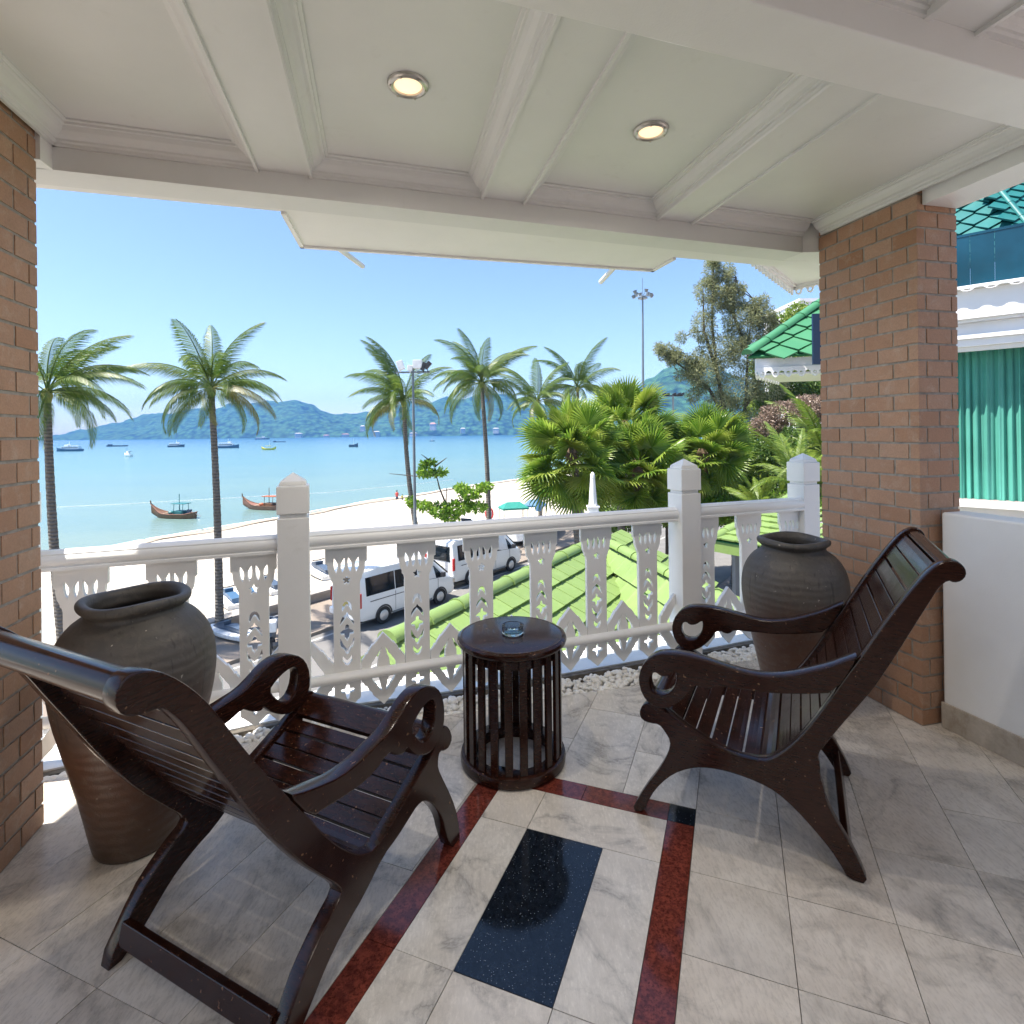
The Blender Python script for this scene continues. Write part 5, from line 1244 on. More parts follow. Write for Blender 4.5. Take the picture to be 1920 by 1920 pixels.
# ================================================================== lamps and masts
def fl_pole():
    b = pz(779, 1000, 26); t = pz(774, 690, 26)
    r = root('floodlight_pole', 'slim grey pole with a cross bar of floodlights before the leaning palm', 'lamp post', (b.x, b.y, ZS))
    part('pole', MB().tube([(b.x, b.y, ZS), (t.x, t.y, t.z)], [.085, .055], 12), M['grey_metal'], r, True)
    part('cross_bar', MB().obox((t.x, t.y, aty(774, 698, 26).z), (.82, 0, 0), (0, .04, 0), (0, 0, .04)), M['grey_metal'], r)
    for px, py, w, h, mt, tl in ((751, 685, .15, .22, 'lamp_white', -.3), (769, 690, .12, .13, 'lamp_white', .1), (783, 683, .22, .20, 'lamp_white', .0), (794, 687, .09, .20, 'lamp_black', .4), (802, 685, .10, .20, 'lamp_black', .7)):
        c = aty(px, py, 25.9); m = Matrix.Rotation(tl, 3, 'Y')
        q = MB(); q.obox(c, m @ Vector((w, 0, 0)), (0, .10, 0), m @ Vector((0, 0, h))); q.tube([c + Vector((0, 0, -h)), c + Vector((0, 0, -h - .1))], .03, 6); part('floodlight', q, M[mt], r, bev=.02)
fl_pole()
def mast():
    D_ = 62; b = pz(1206, 900, D_); t = pz(1205, 556, D_); r = root('light_mast', 'very tall pale mast with a ring of stadium lights against the sky', 'light mast', (b.x, b.y, ZS))
    part('pole', MB().tube([(b.x, b.y, ZS), (t.x, t.y, t.z)], [.2, .09], 12), M['grey_metal'], r, True)
    part('antenna', MB().tube([t, t + Vector((0, 0, 2.1))], .03, 6), M['grey_metal'], r)
    part('platform', MB().lathe([(.45, -.25), (.55, -.25), (.55, -.15), (.1, -.15)], 16, tuple(t)), M['grey_metal'], r)
    for k in range(9):
        a = 2 * pi * k / 9; c = t + Vector((cos(a) * .95, sin(a) * .95, .45 if k % 2 else .05)); q = MB().tube([c + Vector((0, 0, -.16)), c + Vector((cos(a) * .1, sin(a) * .1, .16))], [.16, .24], 10); q.tube([c, t], .03, 5); part('floodlight', q, M['grey_metal'], r, True)
mast()
D_ = 46; b = pz(1262, 900, D_); t = pz(1262, 742, D_); r = root('floodlight_pole', 'distant lamp pole with a dark cross bar above the fan palms', 'lamp post', (b.x, b.y, ZS))
part('pole', MB().tube([(b.x, b.y, ZS), t], [.12, .08], 8), M['grey_metal'], r); part('cross_bar', MB().obox(t, (.8, 0, 0), (0, .05, 0), (0, 0, .05)), M['lamp_black'], r)
for k in (-.75, -.45, .1, .5, .78): part('floodlight', MB().obox(t + Vector((k, 0, .12)), (.14, 0, .05), (0, .12, 0), (-.03, 0, .09)), M['lamp_black'], r)

pb_ = aty(1500, 566, 42); pc_ = aty(1560, 610, 42)
r = root('distant_building', 'pale grey flat roofed building top peeping above the green eave', 'building', (pb_.x, pb_.y, ZS))
part('wall', MB().box(0, 5, 0, 6, 0, pb_.z - ZS), M['render_white'], r, world=False); part('parapet', MB().box(-.1, 5.1, -.1, 6.1, pb_.z - ZS, pb_.z - ZS + .25), M['cornice_white'], r, world=False)

# ================================================================== vans
def van(label, p_rear_wheel, heading, cap='hubcap', k=1.0):
    """origin: road point under the rear right wheel; x forward, y left"""
    r = root('parked_van', label, 'van', (p_rear_wheel.x, p_rear_wheel.y, ZS), heading, 'white vans parked along the street'); r.scale = (k, k, k)
    W2 = .95; yc = W2 - .02
    # stations: x, z floor, z belt, z roof, halfwidth low, halfwidth roof
    ST = [(-1.08, .42, 1.12, 1.60, .86, .74), (-1.04, .34, 1.16, 2.02, .91, .78), (-.90, .30, 1.18, 2.16, .94, .80), (0, .28, 1.18, 2.20, .95, .81), (1.4, .28, 1.18, 2.19, .95, .81), (2.3, .28, 1.17, 2.10, .95, .79), (2.75, .28, 1.15, 1.90, .945, .76), (3.25, .29, 1.10, 1.50, .94, .74), (3.62, .30, 1.02, 1.13, .92, .78), (3.86, .33, .88, .93, .86, .74), (3.98, .42, .66, .74, .74, .62)]
    vs = []; fs = []; n = 14
    for x, z0, zbt, zr, wl_, wr in ST:
        h = [(wl_ * .92, z0), (wl_, z0 + .14), (wl_, zbt * .7 + z0 * .3), (wl_ * .99, zbt), (wr + (wl_ - wr) * .25, zr - .14 * min(1, (zr - zbt) * 2)), (wr, zr - .05), (wr * .7, zr)]
        ring = [(x, yc + y, z) for y, z in h] + [(x, yc - y, z) for y, z in reversed(h)]
        vs += ring
    for i in range(len(ST) - 1):
        for j_ in range(n): a = i * n; fs.append((a + j_, a + (j_ + 1) % n, a + n + (j_ + 1) % n, a + n + j_))
    fs += [tuple(range(n))[::-1], tuple(range((len(ST) - 1) * n, len(ST) * n))]
    body = MB().add(vs, fs); bo = part('body', body, M['van_white'], r, True, world=False); smooth(bo.data, 32)
    def stt(x):
        for a, b in zip(ST, ST[1:]):
            if a[0] <= x <= b[0]: u = (x - a[0]) / (b[0] - a[0]); return [p + (q - p) * u for p, q in zip(a, b)]
        return ST[-1]
    def sidept(x, f, side, off=.008):                      # f: 0 belt .. 1 near the roof edge
        _, z0, zbt, zr, wl_, wr = stt(x); zt_ = zr - .14 * min(1, (zr - zbt) * 2)
        y = wl_ * .99 + (wr + (wl_ - wr) * .25 - wl_ * .99) * f + off; return (x, yc - side * y, zbt + (zt_ - zbt) * f)
    for side in (1, -1):
        for nm, x0, x1, f0, f1, s1 in (('side_window', -.78, .55, .04, .84, 0), ('side_window', .59, 1.72, .04, .84, 0), ('door_window', 1.80, 2.72, .04, .82, .5)):
            o0 = [sidept(x0, f0, side), sidept(x1 + s1, f0, side), sidept(x1, f1, side), sidept(x0, f1, side)]
            i0 = [sidept(x0, f0, side, -.02), sidept(x1 + s1, f0, side, -.02), sidept(x1, f1, side, -.02), sidept(x0, f1, side, -.02)]
            part(nm, MB().hexa(i0, o0), M['car_glass'], r, world=False)
        for xw in (0.0, 2.95):
            yw = yc - side * (W2 - .115)
            wh = MB(); wh.tube([(xw, yw - side * .0, .335), (xw, yw - side * .125, .335)], [.335, .335], 28)
            w_ = part('wheel', wh, M['tyre'], r, True, .012, world=False)
            hc = MB().tube([(xw, yw - side * .126, .335), (xw, yw - side * .134, .335)], [.20, .19], 24)
            for q in range(12):
                a = q * pi / 6; hc.obox((xw + .135 * cos(a), yw - side * .137, .335 + .135 * sin(a)), (.05 * cos(a), 0, .05 * sin(a)), (0, .004, 0), (-.013 * sin(a), 0, .013 * cos(a)))
            h_ = part('hubcap', hc, M[cap], w_, True, world=False)
            ar = MB(); vs2 = []
            for q in range(17):
                a = pi * q / 16
                for rr in (.335 * 1.02, .335 * 1.22): vs2.append((xw + rr * cos(a), yc - side * (W2 + .004), .335 + rr * sin(a)))
            ar.add(vs2, [(2 * q, 2 * q + 1, 2 * q + 3, 2 * q + 2) for q in range(16)]); part('wheel_arch', ar, M['lamp_black'], r, world=False)
        for xs in (.57, 1.76, 2.84): part('door_seam', MB().box(xs - .006, xs + .006, yc - side * .951 - .004, yc - side * .951 + .004, .42, 1.14), M['lamp_black'], r, world=False)
        part('rub_strip', MB().box(-.62, 1.7, yc - side * .953 - .006, yc - side * .953 + .006, .98, 1.005), M['lamp_black'], r, world=False)
        part('sill_strip', MB().box(.45, 2.5, yc - side * .93 - .012, yc - side * .93 + .012, .30, .37), M['grey_metal'], r, world=False)
        part('tail_light', MB().box(-1.10, -.98, yc - side * .90 - .03, yc - side * .90 + .05, .82, 1.36), M['tail_red'], r, bev=.015, world=False)
        part('mirror', MB().box(2.95, 3.10, yc - side * 1.08 - .09, yc - side * 1.08 + .09, 1.18, 1.38), M['lamp_black'], r, bev=.03, world=False)
        part('door_handle', MB().box(1.55, 1.75, yc - side * .957 - .012, yc - side * .957 + .012, 1.02, 1.06), M['hubcap'] if side else None, r, world=False)
        part('headlight', MB().obox((3.78, yc - side * .78, .84), (.13, -side * .02, -.05), (0, .10, 0), (.02, 0, .07)), M['steel'], r, bev=.02, world=False)
    part('rear_window', MB().hexa([(-1.075, yc - .70, 1.2), (-1.075, yc + .70, 1.2), (-1.05, yc + .66, 1.86), (-1.05, yc - .66, 1.86)], [(-1.10, yc - .70, 1.2), (-1.10, yc + .70, 1.2), (-1.075, yc + .66, 1.86), (-1.075, yc - .66, 1.86)]), M['car_glass'], r, world=False)
    part('rear_bumper', MB().box(-1.20, -.98, yc - .90, yc + .90, .36, .62), M['van_white'], r, bev=.05, world=False)
    part('number_plate', MB().box(-1.125, -1.085, yc - .2, yc + .2, .76, .95), M['plate_yellow'], r, world=False)
    part('windscreen', MB().hexa([(2.80, yc - .66, 1.84), (2.80, yc + .66, 1.84), (3.56, yc + .76, 1.18), (3.56, yc - .76, 1.18)], [(2.84, yc - .66, 1.90), (2.84, yc + .66, 1.90), (3.60, yc + .76, 1.23), (3.60, yc - .76, 1.23)]), M['car_glass'], r, world=False)
    return r
hdg = math.atan2(HD.y, HD.x)
w1 = at(719.7, 1169, ZS); w2 = at(825, 1132.6, ZS); van('white passenger van with its side toward the balcony, nearer of the two', w1, math.atan2(w2.y - w1.y, w2.x - w1.x), k=(w2 - w1).length / 2.95 * 1.0)
f2 = at(958, 1071, ZS); hd2 = math.atan2(w2.y - w1.y, w2.x - w1.x)
van('white van farther along the street, showing its rear window and yellow plate', f2 - Vector((cos(hd2), sin(hd2), 0)) * 3.15, hd2, k=1.07)

# ================================================================== boats
def loft(st, closed=True):
    """st: list of (x, halfwidth, z_keel, z_rail) -> hull with open deck closed by a deck"""
    vs = []; fs = []; n = 7
    for x, w, zk, zr in st:
        vs += [(x, -w, zr), (x, -w * .92, zk + (zr - zk) * .5), (x, -w * .5, zk + (zr - zk) * .08), (x, 0, zk), (x, w * .5, zk + (zr - zk) * .08), (x, w * .92, zk + (zr - zk) * .5), (x, w, zr)]
    for i in range(len(st) - 1):
        for j_ in range(n - 1): a = i * n + j_; fs.append((a, a + 1, a + n + 1, a + n))
        fs.append((i * n, (i + 1) * n, (i + 1) * n + n - 1, i * n + n - 1))
    fs += [tuple(range(n)), tuple(range((len(st) - 1) * n, len(st) * n))[::-1]]
    return MB().add(vs, fs)
ZW = -7.3
def longtail(label, p, rz, L, colh, colc, canopy):
    r = root('longtail_boat', label, 'boat', (p.x, p.y, ZW), rz, 'wooden longtail boats')
    st = []
    for i in range(15):
        t_ = i / 14; x = (t_ - .5) * L; w = .72 * sin(pi * min(1, .14 + .80 * (1 - t_) ** .8 * 1.0 + .0)) ** .7 if t_ < .97 else .04
        w = .70 * (1 - abs(2 * t_ - .85) ** 2.6) if t_ < .9 else .70 * (1 - t_) * 1.6 + .03; w = max(.05, w)
        rise = max(0, t_ - .55) / .45; aft = max(0, .18 - t_) / .18
        st.append((x, w, -.28 + .75 * rise ** 2.2 + .1 * aft, .46 + .95 * rise ** 2.2 + .22 * aft))
    part('hull', loft(st), M[colh], r, True, world=False)
    rim = MB()
    for sg in (-1, 1): rim.tube([(x, sg * (w + .02), zr + .02) for x, w, zk, zr in st], .04, 6)
    part('gunwale', rim, M['hull_wood' if colh != 'hull_wood' else 'hull_pink'], r, True, world=False)
    x_, w_, zk_, zr_ = st[-1]; part('prow', MB().tube([(x_ - .25, 0, zr_ - .35), (x_ + .05, 0, zr_ + .05), (x_ + .12, 0, zr_ + .42)], [.09, .07, .06], 8), M['hull_wood'], r, True, world=False)
    part('deck', MB().box(-.10 * L, .22 * L, -.5, .5, .40, .455), M['deck_tan'], r, world=False)
    part('thwart', MB().box(.12 * L, .16 * L, -.56, .56, .46, .52), M['deck_tan'], r, world=False)
    part('cabin', MB().box(-.26 * L, -.06 * L, -.42, .42, .42, .82), M[colc], r, bev=.04, world=False)
    for x in (-.28 * L, -.08 * L):
        for y in (-.45, .45): part('canopy_post', MB().tube([(x, y, .4), (x, y * .8, 1.55)], .03, 6), M[colc], r, world=False)
    part('canopy', MB().box(-.33 * L, -.03 * L, -.52, .52, 1.55, 1.62), M[canopy], r, bev=.02, world=False)
    part('mast', MB().tube([(-.14 * L, 0, .4), (-.14 * L, 0, 2.6)], .035, 6), M[colc], r, world=False)
    part('engine', MB().box(-.40 * L, -.33 * L, -.2, .2, .55, .95), M['boat_dark'], r, bev=.05, world=False)
    part('tail_pole', MB().tube([(-.38 * L, 0, .8), (-.62 * L, 0, .25)], .04, 6), M['steel'], r, world=False)
    part('cargo_bundle', MB().lathe([(.02, 0), (.28, .05), (.30, .2), (.18, .32), (.01, .34)], 12, (.03 * L, .1, .45)), M['orange_tarp' if colh == 'hull_pink' else 'teal_paint'], r, True, world=False)
p = at(325, 971, ZW); longtail('wooden longtail boat with turquoise canopy frame moored left of the second palm', p, radians(168), 5.6, 'hull_wood', 'teal_paint', 'teal_paint')
p = at(494, 955, ZW); longtail('reddish longtail boat with orange cargo partly behind the left railing post', p, radians(163), 6.0, 'hull_pink', 'hull_wood', 'orange_tarp')
def ship(label, px, wl, L, Hh, kind, rz=0, hull='boat_white', sup='boat_white'):
    p = at(px, wl, ZW); r = root({'ferry': 'ferry_boat', 'barge': 'barge', 'sail': 'sail_boat', 'fish': 'fishing_boat', 'long': 'longtail_boat'}[kind], label, 'boat', (p.x, p.y, ZW), rz, 'boats anchored in the bay')
    B = L * .13
    st = [((t_ - .5) * L, B * (.85 if t_ < .6 else .85 * (1 - ((t_ - .6) / .4) ** 2) + .02), -.3, Hh * .28 + Hh * .14 * max(0, t_ - .5) ** 1.5 * 4) for t_ in [i / 8 for i in range(9)]]
    if kind == 'barge': st = [(x, B * .9, -.2, Hh * .55) for x, *_ in st]
    if kind == 'long': st = [(x, max(.06, B * (1 - abs(x / L * 2) ** 2.5)), -.2 + Hh * .4 * max(0, abs(x / L) - .3) * 2, Hh * .22 + Hh * .9 * max(0, abs(x / L * 2) - .55) ** 1.6) for x, *_ in st]
    part('hull', loft(st), M[hull], r, True, world=False)
    if kind == 'ferry':
        part('cabin', MB().box(-.42 * L, .25 * L, -B * .7, B * .7, Hh * .28, Hh * .58), M[sup], r, world=False); part('upper_deck', MB().box(-.40 * L, .16 * L, -B * .65, B * .65, Hh * .66, Hh * .72), M[sup], r, world=False)
        part('window_band', MB().box(-.40 * L, .23 * L, -B * .71, B * .71, Hh * .38, Hh * .5), M['boat_dark'], r, world=False)
        part('wheelhouse', MB().box(.0, .14 * L, -B * .5, B * .5, Hh * .58, Hh * .86), M[sup], r, world=False); part('mast', MB().tube([(0, 0, Hh * .7), (0, 0, Hh * 1.25)], L * .004 + .03, 5), M[sup], r, world=False)
        for k in range(5): part('deck_post', MB().tube([(-.38 * L + k * .1 * L, -B * .6, Hh * .55), (-.38 * L + k * .1 * L, -B * .6, Hh * .68)], .06, 5), M[sup], r, world=False)
    if kind == 'fish':
        part('wheelhouse', MB().box(-.2 * L, .12 * L, -B * .5, B * .5, Hh * .3, Hh * .72), M[sup], r, world=False); part('mast', MB().tube([(.15 * L, 0, Hh * .3), (.15 * L, 0, Hh * 1.2)], .04, 5), M['boat_dark'], r, world=False); part('awning', MB().box(-.45 * L, -.15 * L, -B * .6, B * .6, Hh * .66, Hh * .7), M['boat_blue'], r, world=False)
    if kind == 'sail': part('mast', MB().tube([(0, 0, .3), (0, 0, Hh)], .06, 5), M['boat_white'], r, world=False); part('cabin', MB().box(-.2 * L, .15 * L, -B * .5, B * .5, Hh * .2, Hh * .3), M[sup], r, world=False)
    if kind == 'barge': part('deckhouse', MB().box(-.45 * L, -.3 * L, -B * .6, B * .6, Hh * .55, Hh * 1.1), M[sup], r, world=False)
    if kind == 'long': part('canopy', MB().box(-.2 * L, .12 * L, -B * .8, B * .8, Hh * .5, Hh * .56), M[sup], r, world=False); part('mast', MB().tube([(.05 * L, 0, .3), (.05 * L, 0, Hh * 1.1)], .05, 5), M['boat_white'], r, world=False)
ship('long white and blue passenger boat behind the leftmost palm trunk', 130, 846, 17, 5.2, 'ferry', pi, 'boat_blue')
ship('small white fishing boat with blue awning in front of the others at left', 240, 856.5, 6.4, 3.6, 'fish', 2.6)
ship('low dark barge near the far shore at left', 220, 837, 19, 2.0, 'barge', 0, 'boat_dark', 'boat_dark')
ship('grey white workboat midway between the two left palms', 331, 838, 14, 4.8, 'ferry', 0, 'boat_dark')
ship('white passenger ferry just right of the second palm trunk', 428, 840, 16, 5.6, 'ferry', 0, 'boat_blue')
ship('pair of dark cabin boats close to the far shore', 492, 824, 34, 8, 'ferry', 0, 'boat_dark')
ship('bright yellow open boat with upswept ends', 504, 843.5, 9, 4.6, 'long', 0, 'boat_yellow', 'boat_yellow')
ship('long low dark barge right of the yellow boat', 524, 829, 16, 1.6, 'barge', 0, 'boat_dark', 'boat_dark')
ship('small sailing boat with bare mast in the middle of the bay', 663, 838, 6.4, 6.0, 'sail', 0, 'boat_dark')
ship('tiny far boat left of the fourth palm trunk', 810, 827.5, 6, 2.2, 'fish', 0, 'boat_dark')
bl = [at(x, y, ZW + .02) for x, y in ((100, 951), (230, 945), (350, 938), (440, 933), (520, 928), (620, 923), (700, 915), (765, 909), (850, 899))]
bb = MB().tube(bl, .02, 5)
for a, b in zip(bl, bl[1:]):
    for k in range(14): c = a.lerp(b, (k + .5) / 14); bb.lathe([(.01, -.06), (.05, 0), (.01, .05)], 6, tuple(c))
solo('buoy_line', bb, M['boat_white'], 'thin line of small floats strung across the shallow water', 'buoy line')

# speed boats and jet skis on the sand by the road
def jetski(label, px, py, rz, z=ZS - .15, body='boat_white', seat='boat_blue', k=1.0):
    p = at(px, py, z); r = root('jet_ski', label, 'jet ski', (p.x, p.y, z), rz, 'jet skis parked by the beach wall'); r.scale = (k, k, k)
    part('hull', loft([(-1.3, .5, .0, .35), (-.4, .55, -.0, .38), (.5, .52, .0, .42), (1.1, .3, .12, .48), (1.45, .05, .3, .52)]), M[body], r, True, world=False)
    part('seat', loft([(-1.1, .22, .36, .62), (-.2, .22, .38, .72), (.25, .2, .4, .66)]), M[seat], r, True, world=False)
    part('cowl', loft([(.2, .22, .4, .85), (.6, .26, .4, .80), (1.15, .12, .42, .55)]), M[seat], r, True, world=False)
    part('handlebar', MB().tube([(.3, -.35, .95), (.38, 0, .9), (.3, .35, .95)], .03, 6), M['lamp_black'], r, world=False)
jetski('jet ski with blue seat on the sand beside the second palm trunk', 432, 1135, 2.3, k=.85)
jetski('jet ski with blue cowl on the sand left of the first railing post', 462, 1122, 2.2, k=.85)
jetski('jet ski with dark seat just behind the first railing post', 505, 1110, 2.4, seat='boat_dark', k=.85)
jetski('jet ski on the sand right of the first railing post', 602, 1082, 2.3, seat='boat_dark', k=.95)
jetski('white and blue jet ski on the pavement below the left railing bay', 432, 1196, 2.7, ZS + .12, seat='boat_dark', k=.7)
def speedboat(label, px, py, rz, L, z=ZS):
    p = at(px, py, z); r = root('speed_boat', label, 'boat', (p.x, p.y, z), rz, 'speed boats on trailers')
    st = [((t_ - .5) * L, L * .15 * (1 if t_ < .55 else max(.04, 1 - ((t_ - .55) / .45) ** 2)), .45 + .25 * max(0, t_ - .6) * 2, 1.05 + .25 * t_) for t_ in [i / 9 for i in range(10)]]
    part('hull', loft(st), M['boat_white'], r, True, world=False); part('stripe', MB().box(-.49 * L, .05 * L, -L * .152, L * .152, .74, .84), M['boat_dark'], r, world=False)
    part('windshield', MB().hexa([(.02 * L, -L * .09, 1.15), (.02 * L, L * .09, 1.15), (.12 * L, L * .07, 1.15), (.12 * L, -L * .07, 1.15)], [(-.02 * L, -L * .08, 1.5), (-.02 * L, L * .08, 1.5), (.0 * L, L * .07, 1.5), (.0 * L, -L * .07, 1.5)]), M['car_glass'], r, world=False)
    part('cover', loft([(-.46 * L, L * .12, 1.04, 1.3), (-.2 * L, L * .13, 1.06, 1.4), (0, L * .11, 1.08, 1.25)]), M['boat_blue'], r, True, world=False)
    part('trailer', MB().box(-.4 * L, .35 * L, -.5, .5, .3, .42), M['lamp_black'], r, world=False)
    for y in (-.7, .7): part('wheel', MB().tube([(-.12 * L, y - .09, .28), (-.12 * L, y + .09, .28)], .28, 16), M['tyre'], r, True, world=False)
speedboat('white speed boat on a trailer behind the almond tree trunk', 842, 1056, hdg + .25, 5.2)
speedboat('white speed boat on a trailer beyond the farther van', 1008, 1012, hdg + .1, 6.4)
speedboat('white speed boat under a blue cover beside the farther van', 875, 1012, hdg + .2, 5.0)

# motorbike behind the first post
p = at(511, 1218, ZS); mbk = root('motorbike', 'dark parked motorbike half hidden by the first railing post', 'motorbike', (p.x, p.y, ZS), 1.9)
for x in (-.62, .62): part('wheel', MB().lathe([(.24, -.05), (.31, -.04), (.31, .04), (.24, .05)], 24, close=True).xf(Matrix.Translation((x, 0, .31)) @ Matrix.Rotation(pi / 2, 4, 'X')), M['tyre'], mbk, True, world=False)
part('frame', MB().tube([(-.62, 0, .31), (-.1, 0, .45), (.3, 0, .5), (.48, 0, .8), (.62, 0, .31)], .05, 8), M['lamp_black'], mbk, world=False)
part('fairing', loft([(-.75, .08, .7, .85), (-.3, .14, .5, .82), (.1, .12, .35, .6), (.45, .16, .5, 1.0), (.6, .08, .7, .95)]), M['boat_dark'], mbk, True, world=False)
part('seat', loft([(-.7, .1, .80, .88), (-.3, .15, .78, .88), (.1, .1, .72, .8)]), M['lamp_black'], mbk, True, world=False)
part('handlebar', MB().tube([(.38, -.34, 1.08), (.46, 0, 1.0), (.38, .34, 1.08)], .02, 6), M['steel'], mbk, world=False)
part('carrier_box', MB().box(-.95, -.6, -.2, .2, .9, 1.25), M['boat_white'], mbk, bev=.03, world=False)

# beach furniture
def canopy(label, px, py, w, dpt, h, mat, rz, z=-6.2):
    p = at(px, py, z); r = root('beach_canopy', label, 'canopy', (p.x, p.y, z), rz, 'beach canopies')
    part('roof', MB().add([(-w, -dpt, h), (w, -dpt, h), (w, dpt, h), (-w, dpt, h), (-w * .5, 0, h + .45), (w * .5, 0, h + .45), (-w, -dpt, h - .15), (w, -dpt, h - .15), (w, dpt, h - .15), (-w, dpt, h - .15)], [(0, 1, 5, 4), (1, 2, 5), (2, 3, 4, 5), (3, 0, 4), (0, 6, 7, 1), (1, 7, 8, 2), (2, 8, 9, 3), (3, 9, 6, 0)]), M[mat], r, world=False)
    for x in (-w * .92, w * .92):
        for y in (-dpt * .9, dpt * .9): part('leg', MB().tube([(x, y, 0), (x, y, h)], .035, 6), M['steel'], r, world=False)
canopy('turquoise beach canopy on thin legs above the middle of the top rail', 963, 978, 1.15, .8, 1.25, 'canopy_teal', .3)
canopy('blue beach canopy right of the turquoise one', 1003, 974, .9, .7, 1.3, 'canopy_blue', -.3)
def parasol(label, px, py, mat, z=-6.2):
    p = at(px, py, z); r = root('closed_parasol', label, 'parasol', (p.x, p.y, z))
    part('pole', MB().tube([(0, 0, 0), (.02, 0, 2.6)], .03, 6), M['steel'], r, world=False)
    part('cloth', MB().lathe([(.05, 2.5), (.14, 2.1), (.26, 1.5), (.22, 1.2), (.06, 1.15)], 10), M[mat], r, True, world=False)
parasol('closed blue parasol beside the blue beach canopy', 1010, 985, 'canopy_blue')
p = at(1062, 985, -5.9); r = root('beach_sign', 'small blue signboard with white and yellow lines left of the fan palm trunk', 'sign', (p.x, p.y, p.z - .1))
zt_ = aty(1062, 933, p.y).z - p.z; zb_ = aty(1062, 950, p.y).z - p.z
hw = 8.0 / F * p.y
part('post', MB().tube([(0, .05, 0), (0, .05, zt_)], .04, 6), M['steel'], r, world=False)
part('board', MB().box(-hw, hw, -.02, .02, zb_, zt_), M['canopy_blue'], r, world=False)
for k, (mt, f) in enumerate((('boat_white', .72), ('boat_yellow', .5), ('boat_white', .3))): part('print_line', MB().box(-hw * .8, hw * .8, -.024, -.021, zb_ + (zt_ - zb_) * f, zb_ + (zt_ - zb_) * (f + .1)), M[mt], r, world=False)
# life ring stand
p = at(918, 1000, -5.9); dd_ = p.y; r = root('life_ring_stand', 'red and white life ring standing at the foot of the straight palm', 'life ring', (p.x, p.y, p.z)); c = aty(917.5, 963, dd_) - Vector((p.x, p.y, p.z)); rr = 8.2 / F * dd_
ringm = MB()
for k in range(24):
    a = 2 * pi * k / 24
ringp = [Vector((rr * .8 * cos(2 * pi * k / 24), 0, rr * 1.25 * sin(2 * pi * k / 24))) + c for k in range(25)]
part('ring', MB().tube(ringp, rr * .2, 8), M['ring_red'], r, True, world=False)
part('board', MB().tube([c + Vector((0, .06, 0)), c + Vector((0, .02, 0))], rr * .72, 20).xf(Matrix.Identity(4)), M['boat_white'], r, world=False)
part('emblem', MB().add([c + Vector((-rr * .35, -.01, -rr * .3)), c + Vector((rr * .35, -.01, -rr * .3)), c + Vector((0, -.01, rr * .4)), c + Vector((-rr * .35, .01, -rr * .3)), c + Vector((rr * .35, .01, -rr * .3)), c + Vector((0, .01, rr * .4))], [(0, 1, 2), (5, 4, 3), (0, 3, 4, 1), (1, 4, 5, 2), (2, 5, 3, 0)]), M['boat_dark'], r, world=False)
part('post', MB().tube([(c.x, .05, 0), (c.x, .05, c.z)], .04, 6), M['steel'], r, world=False)
# white obelisk lantern post
D_ = 14.5; b = aty(1112, 960, D_); t = aty(1111, 886, D_)
r = root('obelisk_post', 'white tapering obelisk finial on a stepped plinth before the fan palms', 'finial', (b.x, b.y, ZS))
z0 = b.z - ZS; z1 = t.z - ZS
part('pedestal', MB().box(-.2, .2, -.2, .2, 0, z0 - .25), M['render_white'], r, bev=.02, world=False)
for w_, za, zb2 in ((.24, z0 - .25, z0 - .13), (.19, z0 - .13, z0), (.13, z0, z0 + .12), (.16, z0 + .12, z0 + .17)): part('plinth_step', MB().box(-w_, w_, -w_, w_, za, zb2 - .002), M['render_white'], r, bev=.012, world=False)
part('shaft', MB().tube([(0, 0, z0 + .17), (0, 0, z1 - .14)], [.115, .062], 8), M['render_white'], r, world=False)
part('bud', MB().lathe([(.04, -.14), (.068, -.13), (.06, -.11), (.065, -.07), (.045, -.02), (.004, .02)], 14, (0, 0, z1)), M['render_white'], r, True, world=False)

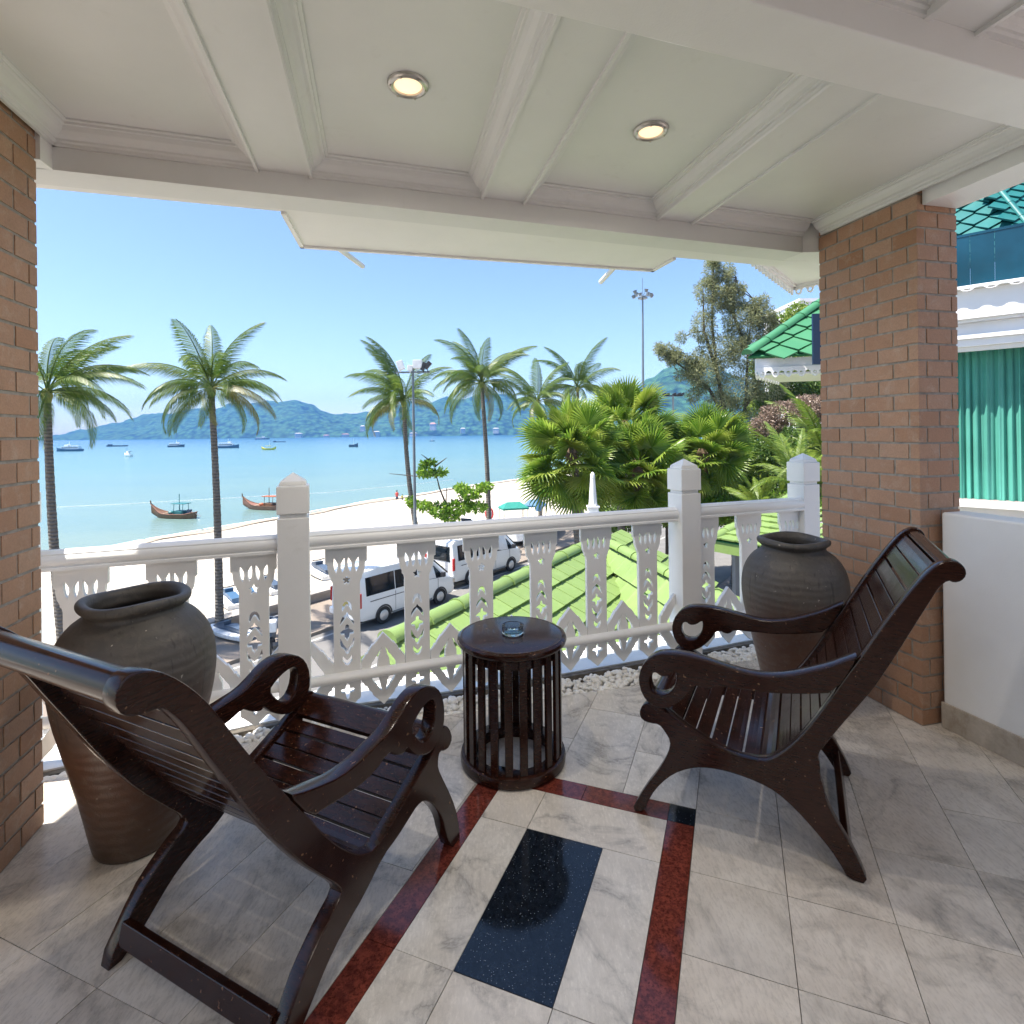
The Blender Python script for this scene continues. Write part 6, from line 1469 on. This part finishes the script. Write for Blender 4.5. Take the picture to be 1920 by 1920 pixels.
# ------------------------------------------------------------------ two people at the water's edge
def person(label, px, py, hgt, shirt, legs, lift=0, z=-7.15):
    p = at(px, py, z); r = root('person', label, 'person', (p.x, p.y, z), rnd.uniform(-.6, .6), 'people walking at the water edge')
    k = hgt / 1.72
    J_ = {'pel': (0, 0, .93), 'ch': (0, .02, 1.28), 'nk': (0, .02, 1.46), 'hd': (0, 0, 1.60), 'ht': (0, 0, 1.70), 'lh': (-.10, 0, .86), 'lk': (-.11, -.06, .48), 'la': (-.11, .03, .08), 'lf': (-.11, -.13, .03), 'rh': (.10, 0, .86), 'rk': (.12, .02, .48), 'ra': (.13, .14, .10), 'rf': (.13, .0, .03),
         'ls': (-.19, .02, 1.40), 'le': (-.25, .03, 1.13), 'lw': (-.26, -.10, .90), 'rs': (.19, .02, 1.40), 're': (.27, .02, 1.13), 'rw': (.25, -.16, .98)}
    R_ = {'pel': .14, 'ch': .15, 'nk': .055, 'hd': .095, 'ht': .06, 'lh': .09, 'lk': .06, 'la': .04, 'lf': .035, 'rh': .09, 'rk': .06, 'ra': .04, 'rf': .035, 'ls': .06, 'le': .045, 'lw': .032, 'rs': .06, 're': .045, 'rw': .032}
    keys = list(J_); me = bpy.data.meshes.new('body')
    ed = [('pel', 'ch'), ('ch', 'nk'), ('nk', 'hd'), ('hd', 'ht'), ('pel', 'lh'), ('lh', 'lk'), ('lk', 'la'), ('la', 'lf'), ('pel', 'rh'), ('rh', 'rk'), ('rk', 'ra'), ('ra', 'rf'), ('ch', 'ls'), ('ls', 'le'), ('le', 'lw'), ('ch', 'rs'), ('rs', 're'), ('re', 'rw')]
    me.from_pydata([tuple(c * k for c in J_[a]) for a in keys], [(keys.index(a), keys.index(b)) for a, b in ed], [])
    o = link('body', me, M['skin'], r); sk = o.modifiers.new('skin', 'SKIN'); o.modifiers.new('sub', 'SUBSURF').render_levels = 1
    for i, a in enumerate(keys): me.skin_vertices[0].data[i].radius = (R_[a] * k, R_[a] * k * .85)
    me.skin_vertices[0].data[0].use_root = True
    part('shirt', MB().lathe([(.15, .90), (.155, 1.05), (.175, 1.25), (.19, 1.38), (.12, 1.46), (.06, 1.47)], 14).xf(Matrix.Scale(k, 4)), M[shirt], r, True, world=False)
    part('shorts', MB().lathe([(.05, .62), (.19, .62), (.17, .80), (.155, .93)], 12).xf(Matrix.Scale(k, 4)), M[legs], r, True, world=False)
    part('hair', MB().lathe([(.105, 1.60), (.11, 1.66), (.08, 1.72), (.01, 1.745)], 12).xf(Matrix.Scale(k, 4)), M['lamp_black'], r, True, world=False)
person('taller person in a red top and dark shorts at the water edge', 744.5, 944, 1.62, 'red_cloth', 'dark_cloth')
person('smaller person in a yellow top walking beside the taller one', 754.5, 942.5, 1.05, 'yellow_cloth', 'dark_cloth')

# ------------------------------------------------------------------ villas along the far shore
for i, (px, py, w_, h_, lab) in enumerate(((560, 815, 24, 7, 'leftmost pale villa on the far shore behind the second palm'), (612, 818, 20, 6, 'pale villa at the water below the saddle of the hills'), (680, 802, 16, 9, 'small pale villa just up the slope left of the leaning palm'), (706, 812, 22, 8, 'wide pale villa by the water left of the leaning palm'), (812, 800, 22, 16, 'largest white house on the far shore right of the floodlight pole'), (868, 806, 18, 8, 'pale villa on the far shore left of the straight palm'), (930, 806, 22, 8, 'pale villa on the far shore right of the straight palm'), (648, 816, 26, 6, 'long low pale villa by the far water in the middle of the bay'), (775, 814, 26, 6, 'low pale villa by the far water directly behind the leaning palm'))):
    p = aty(px, py, 2080); r = root('shore_villa', lab, 'house', (p.x, p.y, p.z), .2 * sin(i * 3), 'villas on the far shore')
    part('wall', MB().box(-w_ / 2, w_ / 2, -8, 8, -14, h_ * .6), M['villa_wall'], r, world=False)
    part('roof', MB().add([(-w_ * .55, -9, h_ * .6), (w_ * .55, -9, h_ * .6), (w_ * .55, 9, h_ * .6), (-w_ * .55, 9, h_ * .6), (-w_ * .3, 0, h_), (w_ * .3, 0, h_)], [(0, 1, 5, 4), (1, 2, 5), (2, 3, 4, 5), (3, 0, 4), (3, 2, 1, 0)]), M['villa_roof' if i % 3 == 1 else 'villa_wall'], r, world=False)

# ------------------------------------------------------------------ air
HZ = True
if HZ:
    mh = bpy.data.materials.new('air'); mh.use_nodes = True; nt = mh.node_tree; nt.nodes.remove(nt.nodes['Principled BSDF'])
    pv = nt.nodes.new('ShaderNodeVolumePrincipled'); pv.inputs['Density'].default_value = .00024; pv.inputs['Color'].default_value = (.13, .36, .88, 1); pv.inputs['Anisotropy'].default_value = .0
    nt.links.new(pv.outputs[0], nt.nodes['Material Output'].inputs['Volume'])
    hz = MB().box(-3200, 3600, -60, 2800, -12, 190)
    tag(link('haze', hz.mesh('haze'), mh), 'thin blue sea haze over the bay', None, None, 'stuff')
